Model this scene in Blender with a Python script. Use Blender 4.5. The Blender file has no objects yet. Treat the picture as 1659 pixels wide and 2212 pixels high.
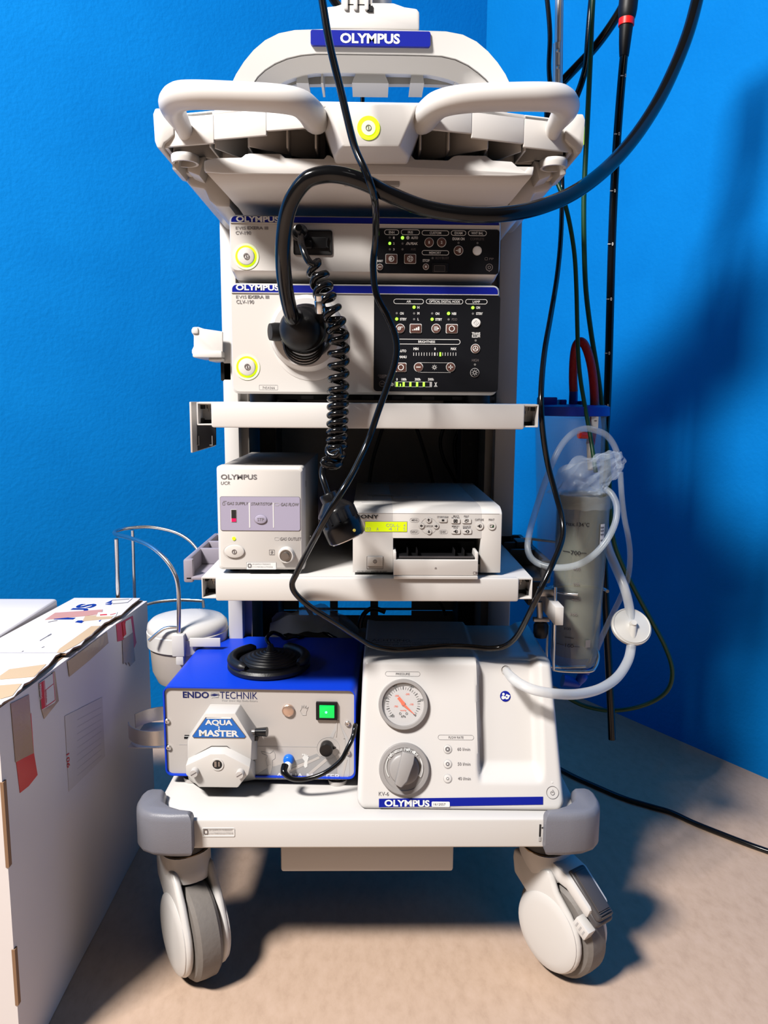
import bpy, bmesh, math, random
from mathutils import Vector, Matrix
R = math.radians
random.seed(4)
SC = bpy.context.scene
COL = SC.collection

# ---------------------------------------------------------------- camera, light, exposure
FPX, CX, CY = 1660.0, 829.5, 1106.0
CAM = Vector((0.004, -1.114, 0.89))
_th, _ya, _ro = R(8.25), R(1.0), R(0.4)
_f = Vector((math.sin(_ya)*math.cos(_th), math.cos(_ya)*math.cos(_th), -math.sin(_th)))
_r0 = Vector((math.cos(_ya), -math.sin(_ya), 0)); _u0 = _r0.cross(_f)
_r = _r0*math.cos(_ro) + _u0*math.sin(_ro); _u = _u0*math.cos(_ro) - _r0*math.sin(_ro)
cam = bpy.data.objects.new('camera', bpy.data.cameras.new('camera')); COL.objects.link(cam)
cam.data.sensor_fit = 'HORIZONTAL'; cam.data.sensor_width = 36; cam.data.lens = 36*FPX/1659
cam.data.clip_start = 0.02
cam.matrix_world = Matrix(((_r.x, _u.x, -_f.x, CAM.x), (_r.y, _u.y, -_f.y, CAM.y), (_r.z, _u.z, -_f.z, CAM.z), (0, 0, 0, 1)))
SC.camera = cam
SC.cycles.diffuse_bounces = 1
SC.view_settings.view_transform = 'Standard'; SC.view_settings.look = 'None'
SC.view_settings.exposure = 0.0; SC.view_settings.gamma = 1.0; SC.view_settings.use_curve_mapping = False
W = bpy.data.worlds.new('room_light'); SC.world = W; W.use_nodes = True
W.node_tree.nodes['Background'].inputs[0].default_value = (1.0, 0.95, 0.92, 1)
W.node_tree.nodes['Background'].inputs[1].default_value = 0.022
def area(name, loc, target, sx, sy, power, col=(1, 1, 1)):
    l = bpy.data.lights.new(name, 'AREA'); l.shape = 'RECTANGLE'; l.size = sx; l.size_y = sy; l.energy = power; l.color = col
    o = bpy.data.objects.new(name, l); COL.objects.link(o); o.location = loc
    o.rotation_euler = (Vector(target)-Vector(loc)).to_track_quat('-Z', 'Y').to_euler()
    return o
area('ceiling_lamp', (-1.62, -1.75, 3.30), (0.0, 0.1, 0.6), 0.66, 0.36, 268, (1.0, 0.955, 0.905))
area('added_right_fill', (1.1, -2.8, 2.9), (-0.4, 0.1, 0.5), 1.0, 0.6, 2.5, (1.0, 0.97, 0.93))  # added fill from front right, lifts the shaded side of the carton
area('added_left_fill', (-2.6, -1.2, 2.45), (0.6, 0.8, 1.3), 0.8, 0.8, 9, (0.96, 0.98, 1.0))  # added fill light, not a real window; brightens the right wall

# ---------------------------------------------------------------- materials
MATS = {}
def lin(c):
    return tuple(((v/255)/12.92 if v/255 <= 0.04045 else ((v/255+0.055)/1.055)**2.4) for v in c)
def mat(name, rgb, rough=0.4, metal=0.0, spec=0.5, coat=0.0, trans=0.0, alpha=1.0, emit=None, estr=0.0, ior=1.45, bump=0.0, bscale=300.0, aniso=0.0):
    m = bpy.data.materials.new(name); m.use_nodes = True; nt = m.node_tree; b = nt.nodes['Principled BSDF']
    b.inputs['Base Color'].default_value = (*rgb, 1); b.inputs['Roughness'].default_value = rough; b.inputs['Metallic'].default_value = metal
    b.inputs['Specular IOR Level'].default_value = spec; b.inputs['Coat Weight'].default_value = coat; b.inputs['Transmission Weight'].default_value = trans
    b.inputs['Alpha'].default_value = alpha; b.inputs['IOR'].default_value = ior
    if emit: b.inputs['Emission Color'].default_value = (*emit, 1); b.inputs['Emission Strength'].default_value = estr
    if bump > 0:
        tc = nt.nodes.new('ShaderNodeTexCoord'); n = nt.nodes.new('ShaderNodeTexNoise'); bp = nt.nodes.new('ShaderNodeBump')
        n.inputs['Scale'].default_value = bscale; n.inputs['Detail'].default_value = 4
        nt.links.new(tc.outputs['Object'], n.inputs['Vector']); nt.links.new(n.outputs['Fac'], bp.inputs['Height'])
        bp.inputs['Strength'].default_value = bump; bp.inputs['Distance'].default_value = 0.002
        nt.links.new(bp.outputs['Normal'], b.inputs['Normal'])
    MATS[name] = m; return m
mat('white_metal', (0.61, 0.59, 0.572), 0.38, bump=0.05, bscale=900)
mat('white_plastic', (0.62, 0.6, 0.582), 0.33)
mat('cream_plastic', (0.6, 0.575, 0.55), 0.36)
mat('printer_white', (0.585, 0.565, 0.545), 0.34)
mat('beige_panel', (0.34, 0.315, 0.29), 0.45)
mat('pump_white', (0.625, 0.605, 0.59), 0.32)
mat('pump_grey', (0.3, 0.285, 0.28), 0.4)
mat('grey_bumper', (0.175, 0.178, 0.21), 0.42, bump=0.15, bscale=700)
mat('lavender_grey', (0.28, 0.255, 0.31), 0.45)
mat('label_blue', (0.006, 0.013, 0.26), 0.3)
mat('pump_blue', (0.004, 0.045, 0.58), 0.42, spec=0.3)
mat('sticker_blue', (0.01, 0.13, 0.50), 0.3)
mat('print_white', (0.72, 0.72, 0.71), 0.5)
mat('print_grey', (0.16, 0.15, 0.155), 0.5)
mat('print_light', (0.42, 0.41, 0.41), 0.5)
mat('print_dim', (0.14, 0.12, 0.12), 0.5)
mat('print_black', (0.012, 0.012, 0.014), 0.5)
mat('print_navy', (0.006, 0.012, 0.10), 0.5)
mat('print_red', (0.62, 0.02, 0.02), 0.5)
mat('needle_orange', (0.85, 0.10, 0.02), 0.4)
mat('panel_black', (0.008, 0.0085, 0.011), 0.28)
mat('button_brown', (0.105, 0.045, 0.035), 0.4)
mat('lavender_panel', (0.36, 0.33, 0.44), 0.4)
mat('dark_cavity', (0.012, 0.011, 0.011), 0.6)
mat('black_rubber', (0.007, 0.007, 0.008), 0.42, bump=0.12, bscale=400)
mat('cable_black', (0.0040, 0.0040, 0.0046), 0.14, spec=0.45)
mat('plug_black', (0.006, 0.006, 0.007), 0.24, spec=0.45)
mat('matte_black', (0.006, 0.006, 0.007), 0.45, spec=0.35)
mat('pole_steel', (0.62, 0.61, 0.60), 0.32, metal=0.55)
mat('black_metal', (0.03, 0.03, 0.033), 0.5)
mat('tyre_grey', (0.175, 0.158, 0.145), 0.55, bump=0.3, bscale=120)
mat('pedal_grey', (0.062, 0.056, 0.058), 0.38)
mat('collar_black', (0.022, 0.02, 0.019), 0.45)
mat('collar_tan', (0.35, 0.22, 0.11), 0.6)
mat('steel', (0.62, 0.61, 0.60), 0.24, metal=1.0)
mat('brushed_steel', (0.60, 0.57, 0.54), 0.36, metal=1.0, bump=0.08, bscale=500)
mat('zinc', (0.40, 0.38, 0.36), 0.38, metal=1.0)
mat('glow_lime', (0.5, 0.75, 0.02), 0.4, emit=(0.62, 0.95, 0.0), estr=1.0)
mat('glow_soft', (0.74, 0.80, 0.55), 0.4, emit=(0.55, 0.8, 0.18), estr=0.18)
mat('led_green', (0.2, 0.6, 0.02), 0.4, emit=(0.35, 1.0, 0.06), estr=1.6)
mat('led_red', (0.5, 0.0, 0.05), 0.4, emit=(0.85, 0.01, 0.10), estr=0.8)
mat('led_off', (0.16, 0.16, 0.16), 0.4)
mat('lcd_lime', (0.42, 0.55, 0.005), 0.4, emit=(0.62, 0.74, 0.0), estr=0.55)
mat('switch_green', (0.0, 0.35, 0.06), 0.25, emit=(0.0, 0.75, 0.10), estr=0.75)
mat('switch_glow', (0.1, 0.8, 0.5), 0.3, emit=(0.25, 1.0, 0.75), estr=1.6)
mat('tube_clear', (0.80, 0.82, 0.84), 0.28, trans=0.35, alpha=0.62)
mat('tube_thin', (0.62, 0.70, 0.78), 0.25, trans=0.3, alpha=0.34)
mat('filter_white', (0.6, 0.585, 0.555), 0.35)
mat('clear_plastic', (0.62, 0.74, 0.88), 0.06, alpha=0.13)
mat('beaker_glass', (0.25, 0.265, 0.22), 0.07, alpha=0.42, spec=0.7)
mat('beaker_water', (0.40, 0.42, 0.35), 0.15, alpha=0.45)
mat('lid_blue', (0.004, 0.03, 0.42), 0.4)
mat('valve_blue', (0.004, 0.06, 0.52), 0.35)
mat('socket_blue', (0.01, 0.15, 0.72), 0.3)
mat('hose_red', (0.30, 0.006, 0.012), 0.42, bump=0.5, bscale=350)
mat('cap_red', (0.75, 0.03, 0.01), 0.35)
mat('ring_red', (0.80, 0.012, 0.008), 0.4)
mat('cable_green', (0.008, 0.052, 0.018), 0.4)
mat('film', (0.78, 0.80, 0.82), 0.3, alpha=0.40)
mat('film_dense', (0.62, 0.72, 0.84), 0.28, alpha=0.21)
mat('note_line', (0.55, 0.505, 0.485), 0.5)
mat('note_paper', (0.655, 0.605, 0.575), 0.5)
mat('box_white', (0.74, 0.7, 0.7), 0.42, bump=0.06, bscale=60)
mat('box_brown', (0.26, 0.15, 0.085), 0.8)
mat('tape_brown', (0.45, 0.3, 0.19), 0.22, bump=0.35, bscale=70)
mat('tape_tan', (0.62, 0.44, 0.25), 0.35)
mat('tape_pink', (0.62, 0.30, 0.24), 0.3)
mat('tape_red', (0.68, 0.045, 0.03), 0.3)
mat('bin_beige', (0.46, 0.41, 0.37), 0.35)
mat('button_copper', (0.62, 0.44, 0.34), 0.3, metal=0.7)
mat('panel_silver', (0.5, 0.465, 0.445), 0.42)
mat('graphic_grey', (0.34, 0.335, 0.34), 0.45)
mat('graphic_mid', (0.48, 0.47, 0.47), 0.45)
mat('gauge_face', (0.52, 0.5, 0.5), 0.4)
mat('glass_pane', (0.9, 0.9, 0.9), 0.03, alpha=0.10)
mat('off_white', (0.52, 0.49, 0.47), 0.4)
mat('yellow_dot', (0.75, 0.62, 0.12), 0.3)

def wall_material():
    m = bpy.data.materials.new('blue_wall_paint'); m.use_nodes = True; nt = m.node_tree; b = nt.nodes['Principled BSDF']
    tc = nt.nodes.new('ShaderNodeTexCoord'); n = nt.nodes.new('ShaderNodeTexNoise'); n.inputs['Scale'].default_value = 90; n.inputs['Detail'].default_value = 5
    n2 = nt.nodes.new('ShaderNodeTexNoise'); n2.inputs['Scale'].default_value = 6; n2.inputs['Detail'].default_value = 3
    nt.links.new(tc.outputs['Object'], n.inputs['Vector']); nt.links.new(tc.outputs['Object'], n2.inputs['Vector'])
    rp = nt.nodes.new('ShaderNodeValToRGB'); rp.color_ramp.elements[0].color = (0.0010, 0.178, 0.55, 1); rp.color_ramp.elements[1].color = (0.0016, 0.196, 0.59, 1)
    rp.color_ramp.elements[0].position = 0.3; rp.color_ramp.elements[1].position = 0.7
    nt.links.new(n2.outputs['Fac'], rp.inputs['Fac']); nt.links.new(rp.outputs['Color'], b.inputs['Base Color'])
    bp = nt.nodes.new('ShaderNodeBump'); bp.inputs['Strength'].default_value = 0.28; bp.inputs['Distance'].default_value = 0.004
    nt.links.new(n.outputs['Fac'], bp.inputs['Height']); nt.links.new(bp.outputs['Normal'], b.inputs['Normal'])
    b.inputs['Roughness'].default_value = 0.7; b.inputs['Specular IOR Level'].default_value = 0.06
    MATS['wall'] = m
def floor_material():
    m = bpy.data.materials.new('mottled_vinyl_floor'); m.use_nodes = True; nt = m.node_tree; b = nt.nodes['Principled BSDF']
    tc = nt.nodes.new('ShaderNodeTexCoord'); n = nt.nodes.new('ShaderNodeTexNoise'); n.inputs['Scale'].default_value = 55; n.inputs['Detail'].default_value = 6; n.inputs['Roughness'].default_value = 0.65
    mp = nt.nodes.new('ShaderNodeMapping'); mp.inputs['Scale'].default_value = (1.0, 0.55, 1.0); mp.inputs['Rotation'].default_value = (0, 0, 0.6)
    nt.links.new(tc.outputs['Object'], mp.inputs['Vector']); nt.links.new(mp.outputs['Vector'], n.inputs['Vector'])
    rp = nt.nodes.new('ShaderNodeValToRGB'); e = rp.color_ramp.elements
    e[0].position = 0.30; e[0].color = (0.49, 0.345, 0.255, 1); e[1].position = 0.72; e[1].color = (0.59, 0.43, 0.33, 1)
    k = rp.color_ramp.elements.new(0.5); k.color = (0.55, 0.395, 0.295, 1)
    nt.links.new(n.outputs['Fac'], rp.inputs['Fac']); nt.links.new(rp.outputs['Color'], b.inputs['Base Color'])
    b.inputs['Roughness'].default_value = 0.5; b.inputs['Specular IOR Level'].default_value = 0.3
    MATS['floor'] = m
wall_material(); floor_material()

# ---------------------------------------------------------------- helpers
def at(px, py, y):                       # the point at depth y that the photograph shows at pixel (px, py)
    d = _f + _r*((px-CX)/FPX) - _u*((py-CY)/FPX)
    return CAM + d*((y-CAM.y)/d.y)
def atx(px, py, x):
    d = _f + _r*((px-CX)/FPX) - _u*((py-CY)/FPX)
    return CAM + d*((x-CAM.x)/d.x)
def atz(px, py, z):
    d = _f + _r*((px-CX)/FPX) - _u*((py-CY)/FPX)
    return CAM + d*((z-CAM.z)/d.z)
def P(L): return [at(*p) for p in L]
def rrect(x0, x1, z0, z1, r, n=5):
    r = min(r, (x1-x0)/2-1e-6, (z1-z0)/2-1e-6)
    if r <= 1e-6: return [(x0, z0), (x1, z0), (x1, z1), (x0, z1)]
    o = []
    for cx, cz, a0 in ((x1-r, z0+r, -90), (x1-r, z1-r, 0), (x0+r, z1-r, 90), (x0+r, z0+r, 180)):
        for k in range(n+1):
            a = R(a0+90*k/n); o.append((cx+r*math.cos(a), cz+r*math.sin(a)))
    return o
def toprr(x0, x1, z0, z1, r, n=5):
    return [(x0, z0), (x1, z0)]+[(x1-r+r*math.cos(R(90*k/n)), z1-r+r*math.sin(R(90*k/n))) for k in range(n+1)]+[(x0+r+r*math.cos(R(90+90*k/n)), z1-r+r*math.sin(R(90+90*k/n))) for k in range(n+1)]
def circ(cx, cz, r, n=32, rz=None):
    rz = r if rz is None else rz
    return [(cx+r*math.cos(2*math.pi*k/n), cz+rz*math.sin(2*math.pi*k/n)) for k in range(n)]
def smooth_path(pts, n=6, closed=False):
    pts = [Vector(p) for p in pts]; N = len(pts); out = []
    rng = range(N if closed else N-1)
    for i in rng:
        if closed: p0, p1, p2, p3 = pts[i-1], pts[i], pts[(i+1) % N], pts[(i+2) % N]
        else: p0, p1, p2, p3 = pts[max(i-1, 0)], pts[i], pts[i+1], pts[min(i+2, N-1)]
        for k in range(n):
            t = k/n
            out.append(0.5*((2*p1)+(p2-p0)*t+(2*p0-5*p1+4*p2-p3)*t*t+(3*p1-p0-3*p2+p3)*t**3))
    if not closed: out.append(pts[-1])
    return out
_tcache = {}
def text_geo(s, off=0.0, sp=1.0):
    k = (s, off, sp)
    if k not in _tcache:
        c = bpy.data.curves.new('t', 'FONT'); c.body = s; c.offset = off; c.space_character = sp; c.resolution_u = 3; c.fill_mode = 'FRONT'
        o = bpy.data.objects.new('t', c); me = o.to_mesh()
        V = [(v.co.x, v.co.y) for v in me.vertices]; F = [tuple(p.vertices) for p in me.polygons]
        o.to_mesh_clear(); bpy.data.objects.remove(o); bpy.data.curves.remove(c)
        _tcache[k] = (V, F)
    return _tcache[k]

class MB:
    def __init__(s, first=None, T=None):
        s.bm = bmesh.new(); s.mats = []; s.mi = 0; s.T = T
        if first: s.m(first)
    def m(s, name):
        if name not in s.mats: s.mats.append(name)
        s.mi = s.mats.index(name); return s
    def join(s, b, T=None):
        for f in b.faces: f.material_index = s.mi
        t = T if T is not None else s.T
        if t is not None: bmesh.ops.transform(b, matrix=t, verts=b.verts)
        me = bpy.data.meshes.new('x'); b.to_mesh(me); b.free(); s.bm.from_mesh(me); bpy.data.meshes.remove(me); return s
    def bev(s, b, w, seg=2):
        if w > 0:
            ed = [e for e in b.edges if len(e.link_faces) == 2 and e.calc_face_angle(0) > 0.6]
            bmesh.ops.bevel(b, geom=ed, offset=w, segments=seg, profile=0.5, affect='EDGES', clamp_overlap=True)
    def box(s, x0, x1, y0, y1, z0, z1, bev=0, seg=2, T=None):
        b = bmesh.new(); v = [b.verts.new((x, y, z)) for x in (x0, x1) for y in (y0, y1) for z in (z0, z1)]
        for q in ((0, 1, 3, 2), (4, 6, 7, 5), (0, 4, 5, 1), (2, 3, 7, 6), (0, 2, 6, 4), (1, 5, 7, 3)): b.faces.new([v[i] for i in q])
        bmesh.ops.recalc_face_normals(b, faces=b.faces)
        s.bev(b, bev, seg); return s.join(b, T)
    def prism(s, poly, lo, hi, axis='y', bev=0, seg=2, T=None):
        f = {'y': lambda a, c, d: (a, d, c), 'x': lambda a, c, d: (d, a, c), 'z': lambda a, c, d: (a, c, d)}[axis]
        b = bmesh.new(); A = [b.verts.new(f(p[0], p[1], lo)) for p in poly]; B = [b.verts.new(f(p[0], p[1], hi)) for p in poly]
        n = len(poly)
        b.faces.new(A); b.faces.new(B)
        for i in range(n): b.faces.new((A[i], A[(i+1) % n], B[(i+1) % n], B[i]))
        bmesh.ops.recalc_face_normals(b, faces=b.faces)
        s.bev(b, bev, seg); return s.join(b, T)
    def soft(s, poly, z0, z1, lo=((.006, 0), (.0015, .004), (0, .009)), hi=((0, .009), (.0018, .0035), (.006, 0)), T=None):
        n = len(poly); V = [Vector(p) for p in poly]
        if sum(V[i].x*V[(i+1) % n].y-V[(i+1) % n].x*V[i].y for i in range(n)) < 0: V.reverse()
        N = []
        for i in range(n):
            a = (V[i]-V[i-1]).normalized(); b = (V[(i+1) % n]-V[i]).normalized()
            m = Vector((-a.y-b.y, a.x+b.x)); m = m.normalized() if m.length > 1e-6 else Vector((-a.y, a.x)); N.append(m/max(0.5, m.dot(Vector((-a.y, a.x)))))
        R_ = [[(v.x+w.x*d, v.y+w.y*d, z0+h) for v, w in zip(V, N)] for d, h in lo]+[[(v.x+w.x*d, v.y+w.y*d, z1-h) for v, w in zip(V, N)] for d, h in hi]
        return s.loft(R_, T=T)
    def frame(s, outer, inner, lo, hi, axis='y', T=None):
        f = {'y': lambda a, c, d: (a, d, c), 'x': lambda a, c, d: (d, a, c), 'z': lambda a, c, d: (a, c, d)}[axis]
        b = bmesh.new(); n = len(outer)
        L = [[b.verts.new(f(p[0], p[1], d)) for p in q] for q, d in ((outer, lo), (inner, lo), (inner, hi), (outer, hi))]
        for k in range(4):
            A, B = L[k], L[(k+1) % 4]
            for i in range(n): b.faces.new((A[i], A[(i+1) % n], B[(i+1) % n], B[i]))
        bmesh.ops.recalc_face_normals(b, faces=b.faces); return s.join(b, T)
    def loft(s, rings, caps=True, closed=True, bev=0, T=None):
        b = bmesh.new(); L = [[b.verts.new(p) for p in r] for r in rings]; n = len(rings[0])
        for A, B in zip(L, L[1:]):
            for i in range(n if closed else n-1): b.faces.new((A[i], A[(i+1) % n], B[(i+1) % n], B[i]))
        if caps: b.faces.new(L[0]); b.faces.new(L[-1])
        bmesh.ops.recalc_face_normals(b, faces=b.faces)
        s.bev(b, bev); return s.join(b, T)
    def tube(s, pts, r, seg=10, n=6, smooth=True, closed=False, flat=1.0, T=None):
        N0 = len(pts); p = smooth_path(pts, n, closed) if smooth else [Vector(q) for q in pts]
        rr = list(r) if isinstance(r, (list, tuple)) else [r]*N0
        M = len(p); rad = []
        for i in range(M):
            t = i/max(M-1, 1)*(N0-1); k = min(int(t), N0-2); rad.append(rr[k]*(1-(t-k))+rr[k+1]*(t-k))
        rings = []; up = None
        for i in range(M):
            a, c = (p[i-1], p[(i+1) % M]) if closed else (p[max(i-1, 0)], p[min(i+1, M-1)])
            d = (c-a)
            d = d.normalized() if d.length > 1e-9 else Vector((0, 0, 1))
            if up is None:
                up = Vector((0, 0, 1)) if abs(d.z) < 0.9 else Vector((0, 1, 0))
            up = (up-d*up.dot(d))
            up = up.normalized() if up.length > 1e-6 else d.orthogonal().normalized()
            sd = d.cross(up)
            rings.append([p[i]+(up*math.cos(2*math.pi*k/seg)*flat+sd*math.sin(2*math.pi*k/seg))*rad[i] for k in range(seg)])
        if closed: rings.append(rings[0])
        return s.loft(rings, caps=not closed, T=T)
    def lathe(s, prof, o=(0, 0, 0), ax=(0, 0, 1), seg=32, T=None, caps=True, sx=1.0):
        ax = Vector(ax).normalized(); o = Vector(o); e = ax.orthogonal().normalized() if abs(ax.z) < 0.999 else Vector((1, 0, 0)); g = ax.cross(e)
        rings = [[o+ax*h+(e*math.cos(2*math.pi*k/seg)*sx+g*math.sin(2*math.pi*k/seg))*max(r, 1e-5) for k in range(seg)] for r, h in prof]
        return s.loft(rings, caps=caps, T=T)
    def cyl(s, a, c, r0, r1=None, seg=20, T=None):
        a, c = Vector(a), Vector(c); d = c-a
        return s.lathe([(r0, 0), (r0 if r1 is None else r1, d.length)], a, d, seg, T)
    def poly(s, pts, T=None):
        b = bmesh.new(); b.faces.new([b.verts.new(p) for p in pts]); return s.join(b, T)
    def text(s, st, x0, x1, z0, z1, y, off=0.0, shear=0.0, sp=1.0, T=None, fn=None):
        V, F = text_geo(st, off, sp)
        if not V: return s
        V = [(x+shear*z, z) for x, z in V]
        ax0 = min(v[0] for v in V); ax1 = max(v[0] for v in V); az0 = min(v[1] for v in V); az1 = max(v[1] for v in V)
        kx = (x1-x0)/max(ax1-ax0, 1e-6); kz = (z1-z0)/max(az1-az0, 1e-6)
        b = bmesh.new(); q = []
        for vx, vz in V:
            X, Z = x0+(vx-ax0)*kx, z0+(vz-az0)*kz
            q.append(b.verts.new(fn(X, Z) if fn else (X, y, Z)))
        for f in F:
            try: b.faces.new([q[i] for i in f])
            except ValueError: pass
        return s.join(b, T)
    def build(s, name, parent=None, off=None, ang=36, weld=True):
        if weld: bmesh.ops.remove_doubles(s.bm, verts=s.bm.verts, dist=1e-6)
        if off is not None: bmesh.ops.translate(s.bm, vec=-Vector(off), verts=s.bm.verts)
        ca = R(ang)
        for f in s.bm.faces: f.smooth = True
        for e in s.bm.edges:
            if len(e.link_faces) != 2 or e.calc_face_angle(0) > ca: e.smooth = False
        me = bpy.data.meshes.new(name); s.bm.to_mesh(me); s.bm.free()
        for k in s.mats: me.materials.append(MATS[k])
        o = bpy.data.objects.new(name, me); COL.objects.link(o)
        if parent is not None: o.parent = parent
        return o
def tag(o, label, cat, group=None):
    o['label'] = label; o['category'] = cat
    if group: o['group'] = group
    return o
def thing(name, label, cat, loc=(0, 0, 0), yaw=0.0, group=None):
    o = bpy.data.objects.new(name, None); COL.objects.link(o); o.empty_display_size = 0.05
    o.location = loc; o.rotation_euler = (0, 0, yaw)
    return tag(o, label, cat, group)
def solo(mb, name, label, cat, loc, group=None):          # a thing that is one mesh, built in world coordinates
    o = mb.build(name, None, off=loc); o.location = loc
    return tag(o, label, cat, group)
def structure(mb, name):
    o = mb.build(name); o['kind'] = 'structure'; return o
class Fr:                                                 # a local frame: pixels of the photo land on its plane y = const
    def __init__(s, loc, yaw=0.0, tilt=0.0):
        s.W = Matrix.Translation(loc) @ Matrix.Rotation(yaw, 4, 'Z')
        s.T = Matrix.Rotation(tilt, 4, 'X') if tilt else None
        s.M = s.W @ s.T if tilt else s.W
        s.I = s.M.inverted()
    def px(s, px, py, y=0.0):
        d = _f + _r*((px-CX)/FPX) - _u*((py-CY)/FPX)
        o = s.I @ CAM; q = s.I.to_3x3() @ d
        p = o + q*((y-o.y)/q.y); return p.x, p.z
    def rect(s, mb, x0, y0, x1, y1, ylo, yhi, r=0.0, bev=0.0):
        a, c = s.px(x0, y1, yhi if False else ylo), s.px(x1, y0, ylo)
        return mb.prism(rrect(a[0], c[0], a[1], c[1], r), ylo, yhi, 'y', bev, T=s.T)
    def outline(s, mb, x0, y0, x1, y1, y, w=0.0006, r=0.0, dep=0.0003):
        a, c = s.px(x0, y1, y), s.px(x1, y0, y); r = max(min(r, (c[0]-a[0])/2, (c[1]-a[1])/2), w+2e-4)
        return mb.frame(rrect(a[0], c[0], a[1], c[1], r), rrect(a[0]+w, c[0]-w, a[1]+w, c[1]-w, max(r-w, 1e-4)), y, y-dep, T=s.T)
    def disc(s, mb, cx, cy, rpx, ylo, yhi, bev=0.0, ry=None, n=28):
        a = s.px(cx, cy, ylo); k = s.px(cx+rpx, cy, ylo)[0]-a[0]
        return mb.prism(circ(a[0], a[1], k, n, k if ry is None else k*ry/rpx), ylo, yhi, 'y', bev, T=s.T)
    def ring(s, mb, cx, cy, r0, r1, ylo, yhi, n=32):
        a = s.px(cx, cy, ylo); k = (s.px(cx+100, cy, ylo)[0]-a[0])/100
        return mb.frame(circ(a[0], a[1], r1*k, n), circ(a[0], a[1], r0*k, n), ylo, yhi, T=s.T)
    def txt(s, mb, st, x0, y0, x1, y1, y=-0.0004, off=0.0, shear=0.0, sp=1.0):
        a, c = s.px(x0, y1, y), s.px(x1, y0, y)
        return mb.text(st, a[0], c[0], a[1], c[1], y, off, shear, sp, T=s.T)
    def shape(s, mb, pts, ylo, yhi, bev=0.0):
        return mb.prism([s.px(x, y, ylo) for x, y in pts], ylo, yhi, 'y', bev, T=s.T)
    def line(s, mb, x0, y0, x1, y1, wpx, ylo, yhi):
        dx, dy = x1-x0, y1-y0; L = math.hypot(dx, dy); nx, ny = -dy/L*wpx/2, dx/L*wpx/2
        return s.shape(mb, [(x0+nx, y0+ny), (x1+nx, y1+ny), (x1-nx, y1-ny), (x0-nx, y0-ny)], ylo, yhi)
def power_icon(fr, mb, cx, cy, r, y):
    fr.ring(mb, cx, cy, r*0.72, r, y, y-0.0003, 24); fr.line(mb, cx, cy-r*0.5, cx, cy+r*0.5, r*0.28, y, y-0.0003)

# ---------------------------------------------------------------- the room
def plane_strip(p, q, z0, z1):
    return [(p[0], p[1], z0), (q[0], q[1], z0), (q[0], q[1], z1), (p[0], p[1], z1)]
w0, w1 = Vector((0.72, 0.985)), Vector((0.957, 0.599)); wd = (w1-w0).normalized()
def corner_at(px, py):
    d = _f + _r*((px-CX)/FPX) - _u*((py-CY)/FPX)          # where the ray's vertical plane meets the right-hand wall
    a = Vector((CAM.x, CAM.y)); e = Vector((d.x, d.y))
    t = ((w0.x-a.x)*wd.y-(w0.y-a.y)*wd.x)/(e.x*wd.y-e.y*wd.x); return a+e*t
cn = corner_at(1052, 40); bd = Vector((wd.y, -wd.x))
if bd.x > 0: bd = -bd
rn = -bd; 
rw = [cn, cn+wd*3.2]; bw = [cn, cn+bd*3.6]
mb = MB('wall'); mb.prism([tuple(rw[0]), tuple(rw[1]), tuple(rw[1]+rn*0.1), tuple(rw[0]+rn*0.1)], 0, 3.4, 'z'); structure(mb, 'wall_right')
bn = -wd
mb = MB('wall'); mb.prism([tuple(bw[0]+rn*0.1), tuple(bw[1]), tuple(bw[1]+bn*0.1), tuple(bw[0]+bn*0.1+rn*0.1)], 0, 3.4, 'z'); structure(mb, 'wall_back')
mb = MB('floor'); mb.box(-3.2, 2.8, -3.6, 2.6, -0.05, 0.0); structure(mb, 'floor')
# ---------------------------------------------------------------- the equipment trolley
TL = (0, 0.28, 0)
trolley = thing('equipment_trolley', 'tall white equipment trolley on castors carrying all the medical devices', 'trolley', TL)
def tb(mb, name, parent=None, label=None, **k):
    o = mb.build(name, parent or trolley, off=TL, **k)
    if label: o['label'] = label
    return o
FW = Fr((0, 0, 0))
# base
mb = MB('white_metal'); mb.soft(rrect(-0.318, 0.322, -0.060, 0.62, 0.05, 8), 0.234, 0.280, lo=((.003, 0), (0, .003)), hi=((0, .004), (.001, .0015), (.004, 0)))
base = tb(mb, 'base_tray')
fb = Fr((0, -0.060, 0))
mb = MB('off_white'); 
def w2(fr, mb, fn, *a, **k): return fn(mb, *a, **k)
FB = Fr((0, -0.060, 0))
def fbuild(mb, fr, name, parent, label=None):   # geometry made in a front frame -> trolley space
    o = mb.build(name, parent, off=None); 
    v = Vector((0, fr.W.translation.y, 0))-Vector(TL)
    for w in o.data.vertices: w.co += v
    if label: o['label'] = label
    return o
mb = MB('print_white'); FB.outline(mb, 437, 1788, 507, 1807, 0.0, 0.0012, 0.002, 0.0008)
mb.m('print_light'); FB.txt(mb, '(01)04953170385669', 451, 1791, 501, 1796, -0.0006); FB.txt(mb, '(11)170407(21)21773018', 451, 1798, 503, 1803, -0.0006)
mb.m('print_dim'); FB.outline(mb, 440, 1791.5, 449, 1802, -0.0006, 0.001); 
fbuild(mb, FB, 'serial_label', base)
mb = MB('dark_cavity'); FB.rect(mb, 1164, 1781, 1169, 1817, -0.0006, 0.001); FB.line(mb, 1170, 1789, 1186, 1783, 2, -0.0006, 0.001); mb.m('print_light'); FB.rect(mb, 1163.5, 1808, 1168.5, 1817, -0.0010, 0.001)
fbuild(mb, FB, 'slot', base)
mb = MB('off_white'); mb.box(-0.132, 0.134, -0.02, 0.35, 0.170, 0.236, 0.004)
mb.m('print_dim'); mb.prism(circ(-0.052, 0.226, 0.0012, 10), -0.0206, -0.0195)
tb(mb, 'power_box')
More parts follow.
